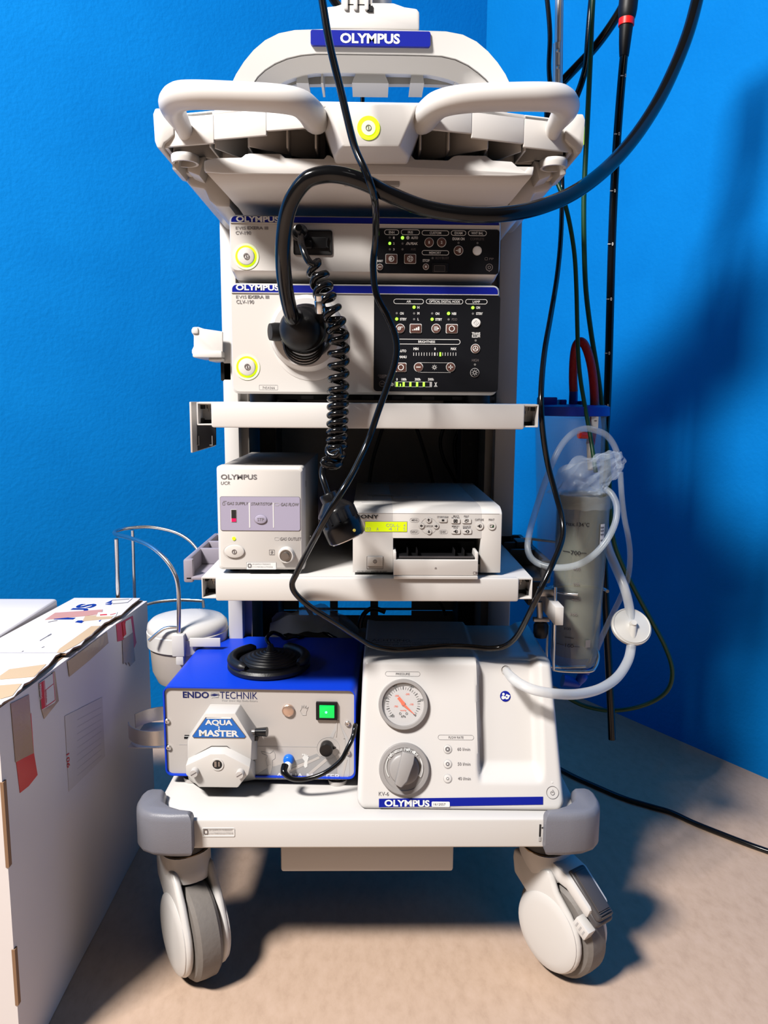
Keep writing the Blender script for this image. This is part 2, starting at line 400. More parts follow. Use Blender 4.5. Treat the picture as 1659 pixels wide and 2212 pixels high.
# bumpers
def bumper(sx):
    o = [(-.257, -.078), (-.29, -.0785), (-.315, -.075), (-.332, -.066), (-.343, -.052), (-.348, -.035), (-.348, -.012), (-.344, .0), (-.335, .006), (-.318, .005), (-.312, -.002), (-.310, -.018), (-.305, -.034), (-.292, -.047), (-.276, -.055), (-.257, -.059)]
    mb = MB('grey_bumper'); mb.soft([(sx*x+0.004, y) for x, y in o], 0.2305, 0.297, hi=((0, .011), (.0016, .005), (.0045, .0015), (.0075, 0)))
    return tb(mb, 'corner_bumper')
bumper(-1); bumper(1)
# castors: built about the swivel stem, t = trail direction, w = across the wheel
def caster(sx, sy, ang, brake):
    M = Matrix.Translation((sx, sy, 0)) @ Matrix.Rotation(ang, 4, 'Z')     # local -y is the trail direction
    tr, rad = 0.040, 0.076
    mb = MB('white_plastic', M)
    c = (-tr, rad)
    out = []
    R2 = 0.0635
    for k in range(0, 25):
        a = R(150+250*k/24); out.append((c[0]+R2*math.cos(a), c[1]+R2*math.sin(a)))
    out += [(0.036, 0.135), (0.040, 0.160), (0.038, 0.176), (-0.038, 0.176), (-0.050, 0.166), (-0.075, 0.140)] if not brake else [(0.036, 0.135), (0.040, 0.160), (0.038, 0.176), (-0.038, 0.176), (-0.045, 0.166), (-0.055, 0.148), (-0.080, 0.126)]
    for s in (-1, 1):
        lo, hi = (0.0222, 0.0345) if s > 0 else (-0.0345, -0.0222)
        mb.prism(out, lo, hi, 'x', 0.006, 3)
    def oval(z, hx, y0, y1, n=28):
        cy, hy = (y0+y1)/2, (y1-y0)/2
        return [(hx*math.copysign(abs(math.cos(2*math.pi*k/n))**0.8, math.cos(2*math.pi*k/n)), cy+hy*math.copysign(abs(math.sin(2*math.pi*k/n))**0.8, math.sin(2*math.pi*k/n)), z) for k in range(n)]
    mb.loft([oval(0.192, 0.0385, -0.039, 0.039), oval(0.182, 0.0385, -0.042, 0.040), oval(0.172, 0.0368, -0.048, 0.040), oval(0.163, 0.0352, -0.052, 0.040), oval(0.156, 0.0346, -0.052, 0.040)])
    if brake:
        mb.loft([[(s*0.024, y, z) for s, y, z in ((-1, -0.020, 0.1905), (1, -0.020, 0.1905), (1, -0.020, 0.160), (-1, -0.020, 0.160))],
                 [(s*0.024, y, z) for s, y, z in ((-1, -0.065, 0.180), (1, -0.065, 0.180), (1, -0.065, 0.156), (-1, -0.065, 0.156))],
                 [(s*0.022, y, z) for s, y, z in ((-1, -0.112, 0.146), (1, -0.112, 0.146), (1, -0.105, 0.128), (-1, -0.105, 0.128))]], bev=0.006)
    root = tb(mb, 'caster', label='castor with a dark brake pedal' if brake else None)
    mb = MB('collar_black', M); mb.lathe([(0.0, 0.192), (0.0368, 0.192), (0.0372, 0.215), (0.036, 0.2335), (0.0, 0.2335)], seg=36)
    mb.m('collar_tan'); mb.lathe([(0.0, 0.1905), (0.0385, 0.1905), (0.0388, 0.1930), (0.0, 0.1930)], seg=36)
    tb(mb, 'stem_collar', root)
    mb = MB('tyre_grey', M); O = (-0.0, -tr, rad)
    mb.lathe([(0.02, -0.021), (0.062, -0.021), (0.070, -0.0195), (0.0752, -0.014), (0.076, 0.0), (0.0752, 0.014), (0.070, 0.0195), (0.062, 0.021), (0.02, 0.021)], O, (1, 0, 0), 48)
    tb(mb, 'wheel', root)
    mb = MB('white_plastic', M)
    for s in (-1, 1):
        mb.lathe([(0.060, 0.0), (0.060, 0.0012), (0.056, 0.0035), (0.045, 0.0055), (0.02, 0.007), (0, 0.0072)], (s*0.0340, -tr, rad), (s, 0, 0), 44)
    tb(mb, 'wheel_cover', root)
    if brake:
        mb = MB('pedal_grey', M)
        T = M @ Matrix.Translation((0, -0.088, 0.160)) @ Matrix.Rotation(R(38), 4, 'X')
        mb.box(-0.017, 0.017, -0.044, 0.034, -0.006, 0.006, 0.005, 3, T=T)
        mb.box(-0.012, 0.012, -0.034, 0.028, 0.0055, 0.0085, 0.0015, 2, T=T)
        for k in range(3): mb.box(-0.012, 0.012, -0.043+0.0035*k, -0.0415+0.0035*k, 0.0055, 0.0085, 0.0006, 1, T=T)
        mb.box(-0.019, 0.019, -0.049, -0.018, -0.015, -0.002, 0.006, 3, T=T)
        tb(mb, 'brake_pedal', root)
        mb = MB('white_plastic', M); T = M @ Matrix.Translation((-0.020, -0.100, 0.118)) @ Matrix.Rotation(R(28), 4, 'X')
        mb.box(-0.010, 0.006, -0.016, 0.012, -0.012, 0.008, 0.002, T=T); mb.m('print_light')
        for k in range(3): mb.box(-0.0103, -0.0095, -0.010+0.007*k, -0.0075+0.007*k, -0.006, 0.003, T=T)
        tb(mb, 'brake_tab', root)
    return root
caster(-0.289, 0.020, R(32), False); caster(0.286, 0.022, R(34), True)
caster(-0.285, 0.54, R(-160), False); caster(0.285, 0.54, R(170), False)
# columns, rear panel
for s in (-1, 1):
    x0, x1 = (-0.2625, -0.2355) if s < 0 else (0.2300, 0.2680)
    mb = MB('white_metal'); mb.box(x0, x1, 0.29, 0.41, 0.279, 1.215, 0.003)
    mb.m('beige_panel'); mb.box(*((x1-0.001, x1+0.014) if s < 0 else (x0-0.014, x0+0.001)), 0.315, 0.50, 0.279, 1.18)
    c = tb(mb, 'column')
    mb = MB('matte_black'); xa = s*0.2140
    mb.box(min(xa, xa-s*0.030), max(xa, xa-s*0.030), 0.40, 0.49, 0.279, 1.18)
    mb.m('dark_cavity')
    for k in range(40): mb.prism(circ(s*0.199, 0.30+0.022*k, 0.0028, 10), 0.3992, 0.401)
    mb.m('black_metal'); mb.box(min(s*.181, s*.1835), max(s*.181, s*.1835), 0.397, 0.49, 0.279, 1.18)
    tb(mb, 'mounting_rail', c)
mb = MB('beige_panel'); yb = 0.50
zt = at(800, 1300, yb).z; r1a, r1b = at(800, 1299, yb).z, at(800, 1312, yb).z; r2a, r2b = at(800, 1319, yb).z, at(800, 1329, yb).z
xs = [(-0.150, -0.083), (-0.066, 0.004), (0.021, 0.093)]
mb.box(-0.215, 0.215, yb, yb+0.002, r1a+0.001, 1.21); mb.box(-0.215, 0.215, yb, yb+0.002, r1b-0.001, r2a+0.001); mb.box(-0.215, 0.215, yb, yb+0.002, 0.279, r2b)
e = [-0.215]+[v for q in xs for v in q]+[0.215]
for k in range(0, len(e), 2):
    mb.box(e[k], e[k+1], yb, yb+0.002, r1b-0.001, r1a+0.001); mb.box(e[k], e[k+1], yb, yb+0.002, r2b, r2a)
tb(mb, 'rear_panel')
# shelves with open side channels
def shelf(z0, z1, fl, name='shelf'):
    mb = MB('white_metal')
    mb.box(-0.2195, 0.2195, fl, fl+0.012, z0, z1, 0.003); mb.box(-0.2385, 0.2385, fl+0.009, 0.415, z1-0.004, z1, 0.0012)
    o = tb(mb, name)
    for s in (-1, 1):
        a, b = (0.2160, 0.2400)
        X = lambda u, v: (min(s*u, s*v), max(s*u, s*v))
        mb = MB('white_metal'); f = fl+0.004
        mb.box(*X(b-0.002, b), f, 0.40, z0+0.003, z1-0.0005, 0.0008); mb.box(*X(a, b-0.001), f, 0.40, z0+0.003, z0+0.005, 0.0006); mb.box(*X(a, b-0.001), f, 0.40, z1-0.0025, z1-0.0006)
        mb.box(*X(a, b-0.001), f+0.03, f+0.032, z0+0.008, z1-0.003)
        mb.m('dark_cavity'); mb.box(*X(a, b-0.002), f+0.029, f+0.0298, z0+0.005, z0+0.010); mb.box(*X(b-0.006, b-0.002), f+0.015, f+0.028, z1-0.010, z1-0.004); mb.box(*X(b-0.005, b-0.002), f+0.015, f+0.028, z0+0.006, z0+0.012)
        c = tb(mb, 'side_channel', o)
        mb = MB('zinc'); bx = s*0.2255
        mb.cyl((bx, f+0.018, z1-0.0025), (bx, f+0.018, z1-0.0045), 0.0052); mb.cyl((bx, f+0.018, z1-0.0045), (bx, f+0.018, z1-0.0095), 0.0042, seg=6); mb.cyl((bx, f+0.018, z1-0.0095), (bx, f+0.018, z1-0.014), 0.0022)
        tb(mb, 'bolt', o)
    return o
shelf(0.8510, 0.8865, -0.030); shelf(0.6015, 0.6365, -0.030)
# top tray: skirt, deck, ribs
mb = MB('white_plastic')
front = [(-0.268, -0.045), (-0.20, -0.064), (-0.13, -0.084), (-0.066, -0.100)]
frontR = [(-x, y) for x, y in reversed(front)]
pl = front+frontR+[(0.268, 0.42), (-0.268, 0.42)]
mb.prism([(x, y) for x, y in pl], 1.249, 1.256, 'z', 0.002)
def skirt(A, B, z0, z1, th=0.005):
    A, B = Vector(A), Vector(B); d = (B-A).normalized(); n = Vector((-d.y, d.x))
    mb.prism([tuple(A), tuple(B), tuple(B+n*th), tuple(A+n*th)], z0, z1, 'z', 0.0012)
for A, B, z0 in ((front[0], front[1], 1.2165), (front[1], front[2], 1.2205), (front[2], front[3], 1.2255), (frontR[0], frontR[1], 1.2255), (frontR[1], frontR[2], 1.2205), (frontR[2], frontR[3], 1.2165)):
    skirt(A, B, z0, 1.256)
skirt((-0.268, 0.42), (-0.268, -0.045), 1.215, 1.256); skirt((0.268, -0.045), (0.268, 0.42), 1.215, 1.256)
def rib(A, B, z0=1.214, z1=1.25): skirt(A, B, z0, z1, 0.003)
for s in (-1, 1):
    for xa, xb in ((0.205, 0.19), (0.155, 0.146), (0.105, 0.10), (0.068, 0.066)): rib((s*xa, -0.055), (s*xb, 0.25))
    rib((s*0.262, 0.0), (s*0.06, 0.0)) if s < 0 else rib((0.06, 0.0), (0.262, 0.0))
    rib((s*0.262, 0.09), (s*0.02, 0.09)) if s < 0 else rib((0.02, 0.09), (0.262, 0.09))
    rib((s*0.20, -0.05), (s*0.105, 0.09)); rib((s*0.155, -0.06), (s*0.07, 0.0)); rib((s*0.105, 0.0), (s*0.155, 0.09)); rib((s*0.26, -0.03), (s*0.20, 0.0))
mb.box(-0.16, 0.16, 0.13, 0.135, 1.17, 1.25)
tray = tb(mb, 'top_tray')
# tray side ends with hooked lip, cable cups and brackets
for s in (-1, 1):
    mb = MB('white_plastic'); X = lambda v: s*v+0.001
    poly = [(X(x), z) for x, z in ((0.278, 1.262), (0.281, 1.255), (0.280, 1.222), (0.277, 1.2135), (0.271, 1.213), (0.268, 1.220), (0.262, 1.224), (0.255, 1.230), (0.255, 1.250), (0.262, 1.262))]
    mb.prism(poly, -0.052, 0.32, 'y', 0.002)
    o = tb(mb, 'tray_end', tray)
    mb = MB('white_plastic')
    mb.lathe([(0.0140, -0.009), (0.0172, -0.009), (0.0185, -0.004), (0.0185, 0), (0.0175, 0.0015), (0.0148, 0.0015), (0.0140, -0.001), (0.0140, -0.009)], (X(0.2445), -0.036, 1.2075), (0, 0, 1), 32, caps=False)
    mb.prism([(X(x), z) for x, z in ((.262, 1.216), (.263, 1.192), (.255, 1.190), (.250, 1.216))], -0.034, 0.02, 'y', .002); mb.prism([(X(x), z) for x, z in ((.246, 1.208), (.246, 1.194), (.230, 1.188), (.222, 1.214))], -0.019, 0.02, 'y', .002)
    mb.prism([(X(x), z) for x, z in ((0.264, 1.230), (0.266, 1.206), (0.258, 1.199), (0.250, 1.197), (0.232, 1.200), (0.228, 1.225))], 0.004, 0.16, 'y', 0.003)
    mb.prism([(X(x), z) for x, z in ((0.256, 1.20), (0.256, 1.190), (0.250, 1.184), (0.232, 1.181), (0.226, 1.166), (0.216, 1.158), (0.196, 1.157), (0.196, 1.215), (0.23, 1.215))], 0.02, 0.36, 'y', 0.004)
    tb(mb, 'cable_cup', tray)
# tray handles
HL = [(404, 296, -.046), (394, 272, -.062), (376, 240, -.092), (373, 222, -.115), (388, 208, -.130), (430, 205, -.140), (520, 208, -.146), (600, 213, -.146), (645, 222, -.138), (668, 240, -.120), (680, 258, -.100), (684, 266, -.088)]
HR = [(1190, 296, -.046), (1199, 272, -.062), (1217, 245, -.092), (1222, 228, -.115), (1206, 213, -.130), (1165, 209, -.140), (1080, 210, -.146), (1000, 214, -.146), (952, 224, -.138), (928, 242, -.120), (915, 259, -.100), (910, 266, -.088)]
for H in (HL, HR):
    mb = MB('white_plastic'); mb.tube(P(H), [.0095, .0112, .0152, .0170, .0175, .0172, .0168, .0168, .0168, .0172, .017, .015], 20, 5, flat=0.92)
    tb(mb, 'tray_handle', tray)
# centre console with power button
mb = MB('white_plastic')
fc = Fr((0, -0.124, 0))
a, b, c, d = fc.px(708, 224), fc.px(903, 224), fc.px(864, 317), fc.px(741, 317)
mb.loft([[(a[0], -.124, a[1]), (b[0], -.124, b[1]), (c[0], -.124, c[1]), (d[0], -.124, d[1])],
         [(a[0]-.012, -.09, a[1]+.004), (b[0]+.012, -.09, b[1]+.004), (c[0]+.012, -.09, c[1]-.002), (d[0]-.012, -.09, d[1]-.002)],
         [(a[0]-.012, .02, a[1]+.004), (b[0]+.012, .02, b[1]+.004), (c[0]+.012, .02, c[1]-.002), (d[0]-.012, .02, d[1]-.002)]], bev=0.003)
mb.m('beige_panel'); mb.box(-0.033, 0.040, -0.054, 0.0, 1.170, 1.204, 0.001)
con = tb(mb, 'console', tray)
mb = MB('glow_lime'); fc.ring(mb, 796, 276, 15, 24.5, -0.0012, 0.001, 40); mb.m('glow_soft'); fc.disc(mb, 796, 276, 15.2, -0.0022, 0.001)
mb.m('print_dim'); power_icon(fc, mb, 796, 276, 6.5, -0.0024)
fbuild(mb, fc, 'power_button', con, 'lime glowing power button')
mb = MB('glow_lime'); mb.box(0.2815, 0.2835, -0.045, -0.02, 1.226, 1.250, 0.001); tb(mb, 'side_button', tray)
# keyboard tray hood
YH = -.062
fh = Fr((0, YH, 0))
top = [(442, 371), (441, 347), (463, 341), (522, 340), (530, 333), (540, 331), (606, 332), (616, 341), (700, 343), (707, 334), (714, 336), (726, 346), (735, 349), (856, 349), (866, 346), (880, 335), (888, 334), (896, 344), (968, 346), (980, 337), (990, 335), (1050, 336), (1064, 346), (1106, 349), (1120, 362), (1134, 371), (1143, 360), (1153, 366), (1150, 378)]
mb = MB('white_plastic')
q = [fh.px(x, y) for x, y in top]
mb.prism(q+[(fh.px(1100, 380))]+[fh.px(480, 374)], YH, YH+.007, 'y', 0.0012)
hp = []
for y, pz_, pl_, pr_ in ((-.0605, 372, 441, 1152), (-.057, 384, 452, 1143), (-.050, 398, 465, 1131), (-.038, 412, 478, 1120), (-.019, 428, 493, 1107), (.008, 442, 505, 1094), (.045, 453, 516, 1084)):
    zb_ = at(800, pz_, y).z; hp.append((at(pl_, pz_, y).x, at(pr_, pz_, y).x, y, at(800, 356, -.0605).z, zb_))
hp.append((hp[-1][0], hp[-1][1], .16, hp[-1][3], hp[-1][4]))
mb.loft([[(l, y, zt_), (r_, y, zt_), (r_, y, zb_), (l, y, zb_)] for l, r_, y, zt_, zb_ in hp])
hood = mb; o = hood.build('keyboard_tray', trolley, off=TL)
# monitor arch
def arc(ptsL):       # half outline in pixels, mirrored about the arch centre
    return ptsL
OUT = [(489, 205), (496, 180), (508, 155), (524, 130), (545, 105), (570, 84), (600, 69), (635, 62), (700, 60), (800, 60), (900, 63), (965, 65), (1002, 72), (1032, 87), (1057, 108), (1078, 132), (1095, 157), (1107, 182), (1113, 205)]
GRV = [(540, 205), (545, 182), (556, 165), (572, 150), (594, 136), (620, 125), (650, 118), (682, 115), (735, 115), (800, 116), (865, 117), (915, 118), (955, 120), (985, 127), (1012, 140), (1034, 156), (1050, 170), (1064, 187), (1068, 207)]
INN = [(583, 214), (590, 196), (601, 184), (616, 175), (634, 168), (655, 162), (680, 158), (706, 157), (745, 157), (800, 158), (855, 159), (895, 160), (922, 161), (945, 165), (968, 171), (985, 177), (1000, 186), (1011, 197), (1018, 214)]
mb = MB('white_plastic')
rings = []
for o, g, i in zip(OUT, GRV, INN):
    a, b, c = at(o[0], o[1], .100), at(g[0], g[1], .100), at(i[0], i[1], .130)
    gx = b.lerp(a, 0.02); gx.y = .1025
    cb = Vector((c.x, .147, c.z+.0015)); cb2 = c.lerp(a, .55); cb2.y = .190; ab = Vector((a.x, .195, a.z)); a2 = Vector((a.x*0.985, .095, a.z-0.004)); ab1 = Vector((a.x, .108, a.z))
    b2 = b.lerp(c, 0.03); b2.y = .1045
    rings.append([ab1, a2, b, gx+Vector((0, 0.003, 0)), b2, c, cb, cb2, ab])
mb.loft(rings)
arch = tb(mb, 'monitor_arch', ang=28)
mb = MB('white_plastic')
for px, w in ((655, 26), (697, 5), (800, 78), (900, 30), (990, 22)):
    p = at(px, 170, .15); k = w/1400
    mb.prism([(p.x-k/2, p.z-.012), (p.x+k/2, p.z-.012), (p.x+k/4, p.z+.02), (p.x-k/4, p.z+.02)], .135, .19)
zz = [at(x, y, .205) for x, y in ((590, 200), (640, 189), (700, 188), (800, 188), (900, 188), (970, 190), (1012, 202))]
for A, B in zip(zz, zz[1:]):
    mb.loft([[A, A+Vector((0, 0, .016)), A+Vector((0, -.012, .016)), A+Vector((0, -.012, 0))], [B, B+Vector((0, 0, .016)), B+Vector((0, -.012, .016)), B+Vector((0, -.012, 0))]])
tb(mb, 'arch_ribs', arch)
fs = Fr((0, 0.0945, 0))
mb = MB('label_blue'); fs.rect(mb, 671, 68, 930, 97, -0.0015, 0.006, 0.003)
mb.m('print_white'); fs.txt(mb, 'OLYMPUS', 735, 73, 864, 93, -0.0019, 0.035)
fbuild(mb, fs, 'name_sign', arch, 'blue sign with white lettering')
# monitor post
mb = MB('white_plastic')
pz = at(800, 62, .12).z
mb.prism([(-.066, pz-.01), (.072, pz-.01), (.072, pz+.014), (.068, pz+.019), (.05, pz+.021), (.034, pz+.026), (-.034, pz+.026), (-.05, pz+.021), (-.066, pz+.019)], .098, .19, 'y', 0.003)
mb.cyl((-0.001, .145, pz), (-0.001, .145, 1.66), .0335, seg=40)
post = tb(mb, 'monitor_post')
mb = MB('print_dim'); mb.lathe([(.0338, 0), (.0345, 0), (.0345, .002), (.0338, .002)], (-0.001, .145, pz+.0258), (0, 0, 1), 40)
tb(mb, 'post_ring', post)
mb = MB('white_plastic')
p = at(770, 12, .105); mb.box(p.x-.022, p.x+.024, .098, .135, p.z-.006, p.z+.03, 0.003)
for k in (-.018, -.004, .012): mb.box(p.x+k, p.x+k+.006, .094, .1, p.z-.010, p.z+.012, .0015)
mb.m('matte_black'); mb.box(p.x+.016, p.x+.024, .096, .11, p.z-.012, p.z-.004)
tb(mb, 'post_clip', post)
# the monitor that the post carries, just above the picture
mb = MB('matte_black'); mb.box(-.29, .29, .035, .085, 1.555, 1.765, .008); mb.box(-.15, .15, .08, .125, 1.58, 1.74, .012)
mon = tb(mb, 'monitor', post)
# infusion pole on the right, cable brackets, rail, holders
mb = MB('pole_steel'); mb.tube([at(1209, -60, .31), at(1206, 185, .31)], .0072, 16, smooth=False)
a, b = at(1205, 95, .31), at(1203.5, 330, .31)
mb.tube([a, b], .0088, 16, smooth=False); mb.m('zinc')
for y in (111, 147): c = at(1204.5, y, .305); mb.lathe([(0.0036, 0), (0.0036, .004), (0.002, .006), (0, .006)], (c.x, c.y, c.z), (0, -1, 0), 12)
tb(mb, 'infusion_pole')
def cable_bracket(sgn, m):
    mb = MB(m)
    X = lambda v: sgn*v
    z0, z1 = .607, .652
    rail = [(.262, .065), (.285, .065), (.285, .10), (.272, .11), (.285, .20), (.285, .30), (.272, .31), (.262, .30)]
    mb.prism([(X(.272), -.0+.06), (X(.287), .06), (X(.287), .30), (X(.278), .30), (X(.278), .075), (X(.272), .072)], z0, z1-.008, 'z', 0.003)
    mb.box(*sorted((X(.240), X(.284))), .150, .158, z0+.01, z1-.008, .002); mb.box(*sorted((X(.240), X(.284))), .215, .223, z0+.01, z1-.008, .002); mb.box(*sorted((X(.240), X(.284))), .29, .298, z0+.01, z1-.008, .002)
    mb.box(*sorted((X(.240), X(.284))), .06, .30, z0+.004, z0+.010, .002)
    return tb(mb, 'cable_bracket')
cable_bracket(-1, 'lavender_grey'); cable_bracket(1, 'black_metal')
mb = MB('black_metal')
for p in ((1120, 1168), (1140, 1185)):
    c = at(*p, .24); mb.box(c.x-.010, c.x+.008, .20, .24, c.z-.006, c.z+.005, .001)
c = at(1148, 1260, .2); mb.box(c.x-.014, c.x+.018, .16, .24, c.z-.03, c.z+.012, .003)
tb(mb, 'rail_clamp')
mb = MB('white_metal'); a = at(1208, 1331, .05); mb.box(a.x-.007, a.x+.007, .05, .23, a.z-.0150, a.z+.0150, 0.0012)
mb.box(a.x-.0065, a.x+.0065, .049, .051, a.z-.0145, a.z+.0145, .0005)
mb.box(.22, a.x, .19, .21, a.z-.010, a.z+.012, .001)
tb(mb, 'side_rail')
# holder on the left column and hanging plate
mb = MB('white_plastic'); y0 = .27
fk = Fr((0, y0, 0))
sh = [(481, 716), (440, 710), (428, 706), (418, 706), (413, 711), (413, 718), (418, 724), (418, 748), (414, 756), (414, 764), (420, 768), (440, 771), (460, 772), (481, 773)]
mb.prism([fk.px(x, y) for x, y in sh], y0, y0+.006, 'y', .002)
p1, p2 = fk.px(414, 706), fk.px(481, 773)
mb.box(p1[0]+.001, p1[0]+.012, y0-.004, y0+.09, p1[1]-.012, p1[1]-.0005, .003); mb.box(p1[0]+.001, p2[0], y0-.006, y0+.09, p2[1], p2[1]+.012, .003)
mb.box(p2[0]-.025, p2[0], y0, y0+.06, p2[1]-.006, p2[1], .002)
tb(mb, 'scope_holder')
mb = MB('matte_black'); a = fk.px(471, 781); b = fk.px(482, 822); mb.box(a[0], a[0]+.02, y0+.02, y0+.05, b[1], a[1], .002); mb.tube([(a[0]+.006, y0+.035, b[1]+.01), (a[0]+.012, y0+.035, b[1]-.02)], .004, 8)
tb(mb, 'cable_latch')
mb = MB('black_metal'); v = [at(420, 917, .06), at(466, 917, .075), at(466.5, 961, .075), at(421, 975, .06)]
mb.loft([[p for p in v], [p+Vector((0, .003, 0)) for p in v]])
mb.m('off_white'); a, b = at(417, 868, .05), at(422, 976, .05); mb.box(a.x-.001, a.x+.002, .03, .20, b.z, a.z, .0008)
mb.m('print_light')
for px in (429, 458): q = at(px, 950, .06); mb.box(q.x, q.x+.0008, .0585, .0605, q.z-.008, q.z+.006); mb.box(q.x-.004, q.x+.001, .0585, .0605, q.z-.0085, q.z-.0075)
tb(mb, 'hanging_plate')
mb = MB('matte_black'); c = at(1140, 440, .26); mb.box(c.x-.012, c.x+.010, .25, .30, c.z-.008, c.z+.006, .002); tb(mb, 'cable_latch')
# steel clamp for a gas bottle, on the left of the base
mb = MB('brushed_steel'); O = Vector((-.366, .185)); r = .054; prev = None
def band(z, a0, a1, h, tail):
    pts = [O+Vector((math.cos(R(a0+(a1-a0)*k/20)), math.sin(R(a0+(a1-a0)*k/20))))*r for k in range(21)]+[Vector(t) for t in tail]
    bm_ = [[(p.x, p.y, z-h/2), (p.x, p.y, z+h/2)] for p in pts]; q = []
    for k, p in enumerate(pts):
        d = (pts[min(k+1, len(pts)-1)]-pts[max(k-1, 0)]).normalized(); n = Vector((-d.y, d.x))*.0009
        q.append([(p.x+n.x, p.y+n.y, z-h/2), (p.x+n.x, p.y+n.y, z+h/2), (p.x-n.x, p.y-n.y, z+h/2), (p.x-n.x, p.y-n.y, z-h/2)])
    mb.loft(q)
band(.318, 196, 300, .026, [(-.320, .150)]); band(.318, 160, 60, .026, [(-.320, .225)])
mb.box(-.3195, -.316, .10, .27, .281, .333, .0005); mb.box(-.41, -.316, .135, .24, .2985, .300, .0003)
tb(mb, 'bottle_clamp')
# ---------------------------------------------------------------- video processor and light source
def lbl(o, label=None):
    if label: o['label'] = label
    return o
PAN = 'control_panel'
def pill(fr, mb, st, x0, y0, x1, y1, tx0, tx1, y=-0.0014, m='print_white'):
    mb.m(m); fr.outline(mb, x0, y0, x1, y1, y, 0.00075, 0.02); h = (y1-y0)
    fr.txt(mb, st, tx0, y0+h*0.27, tx1, y1-h*0.27, y-0.0003, 0.02)
def button(fr, parent, cx, cy, r, face='button_brown', rim='print_white', icon=None, sq=None, y=-0.0012):
    mb = MB(rim)
    if sq:
        w, h = sq; fr.rect(mb, cx-w, cy-h, cx+w, cy+h, y-0.0010, y+0.0005, 0.0016); mb.m(face); fr.rect(mb, cx-w+1.3, cy-h+1.3, cx+w-1.3, cy+h-1.3, y-0.0018, y, 0.0012, 0.0002)
    else:
        fr.disc(mb, cx, cy, r, y-0.0010, y+0.0005); mb.m(face); fr.disc(mb, cx, cy, r-1.3, y-0.0018, y)
    if icon:
        mb.m('print_white'); icon(fr, mb, cx, cy, y-0.0021)
    return mb.build('button', parent)
def led(fr, parent, cx, cy, on, y=-0.0014, r=2.6):
    if on:
        mb = MB('led_green'); fr.disc(mb, cx, cy, r*1.15, y-0.0012, y+0.0004, n=14); return mb.build('indicator_light', parent)
    return None
def i_txt(s, w, h):
    return lambda fr, mb, cx, cy, y: fr.txt(mb, s, cx-w, cy-h, cx+w, cy+h, y, 0.03)
def i_ring(r0, r1): return lambda fr, mb, cx, cy, y: fr.ring(mb, cx, cy, r0, r1, y, y-0.0003, 20)
def i_sun(r):
    def g(fr, mb, cx, cy, y):
        fr.ring(mb, cx, cy, r*0.35, r*0.55, y, y-0.0003, 16)
        for k in range(8):
            a = k*math.pi/4; fr.line(mb, cx+r*.65*math.cos(a), cy+r*.65*math.sin(a), cx+r*math.cos(a), cy+r*math.sin(a), r*.2, y, y-0.0003)
    return g
def glow_button(fr, parent, cx, cy, lab):
    mb = MB('glow_lime'); fr.ring(mb, cx, cy, 17, 23.5, -0.0004, 0.003, 44)
    mb.m('glow_soft'); fr.ring(mb, cx+0.7, cy+1.2, 23.3, 27.5, -0.0008, 0.002, 44)
    mb.m('white_plastic'); a = fr.px(cx+1, cy+1, 0); k = fr.px(cx+18.5, cy, 0)[0]-fr.px(cx, cy, 0)[0]
    mb.lathe([(k, -0.001), (k, 0.002), (k*.93, .0032), (k*.6, .0042), (0, .0046)], (a[0], 0, a[1]), (0, -1, 0), 36)
    mb.m('print_dim'); power_icon(fr, mb, cx+1, cy, 6.2, -0.0052)
    return lbl(mb.build('power_button', parent), 'round power button with a glowing lime ring')
def console_body(fr, w0, w1, h, dep, zlo):
    mb = MB('cream_plastic')
    mb.loft([[(x, 0.004 if k else 0.0, z) for x, z in rrect(w0+d, w1-d, zlo+d*1.3, h-d, 0.008)] for k, d in ((0, 0.0018), (1, 0.0))][::-1][::1]+[], caps=False) if False else None
    O = lambda d, y, zz=zlo: [(x, y, z) for x, z in rrect(w0+d, w1-d, zz+d, h-d, 0.009)]
    mb.loft([O(0.0015, 0.0), O(0.0, 0.0025), O(0.0, 0.03)])
    mb.m('beige_panel'); mb.box(w0+0.006, w1-0.006, 0.029, dep, zlo+0.003, h-0.004, 0.002)
    return mb

# ---- upper unit
LZ = 0.8865
fv = Fr((0, 0.0, 1.0565), R(0.5))
cv = thing('video_processor', 'slim video processor with black control panel, stacked on top of the light source unit', 'video processor', (0, 0.0, 1.0565), R(0.5))
mb = MB('cream_plastic'); w0, w1, h = -0.1935, 0.1840, 0.0865
O = lambda d, y, zz, hh=0.0865: [(x, y, z) for x, z in rrect(w0+d, w1-d, zz+d, hh-d, 0.008)]
mb.loft([[(x, 0.012 if z < 0.004 else 0.0, z if z > 0.01 else z) for x, z in rrect(w0+.0015, w1-.0015, 0.012, h-.0015, 0.009)], [(x, 0.003, z) for x, z in rrect(w0, w1, 0.009, h, 0.009)], [(x, 0.03, z) for x, z in rrect(w0+.001, w1-.001, 0.002, h-.001, 0.009)]])
mb.m('beige_panel'); mb.box(w0+0.006, w1-0.006, 0.029, 0.40, 0.0, h-0.004, 0.002)
body = mb.build('housing', cv)
mb = MB('label_blue')
bz = fv.px(1079, 487.5)[1]
mb.prism(toprr(w0+.003, w1-.003, bz, h-.0025, 0.006), -0.0008, 0.002)
mb.m('cream_plastic'); mb.box(w0+.002, w1-.002, -.0015, .001, bz-.0011, bz)
mb.m('print_white'); fv.txt(mb, 'OLYMPUS', 510, 467.5, 603, 479, -0.0013, 0.035)
mb.build('name_strip', cv)
mb = MB('print_grey'); fv.txt(mb, 'EVIS', 509, 489.5, 531, 495.5, -0.0005); fv.txt(mb, 'EXERA III', 534, 489.5, 579, 495.5, -0.0005, 0.03); fv.txt(mb, 'CV-190', 509, 499.5, 542, 506.5, -0.0005, 0.008)
mb.build('model_lettering', cv)
glow_button(fv, cv, 531, 553, '')
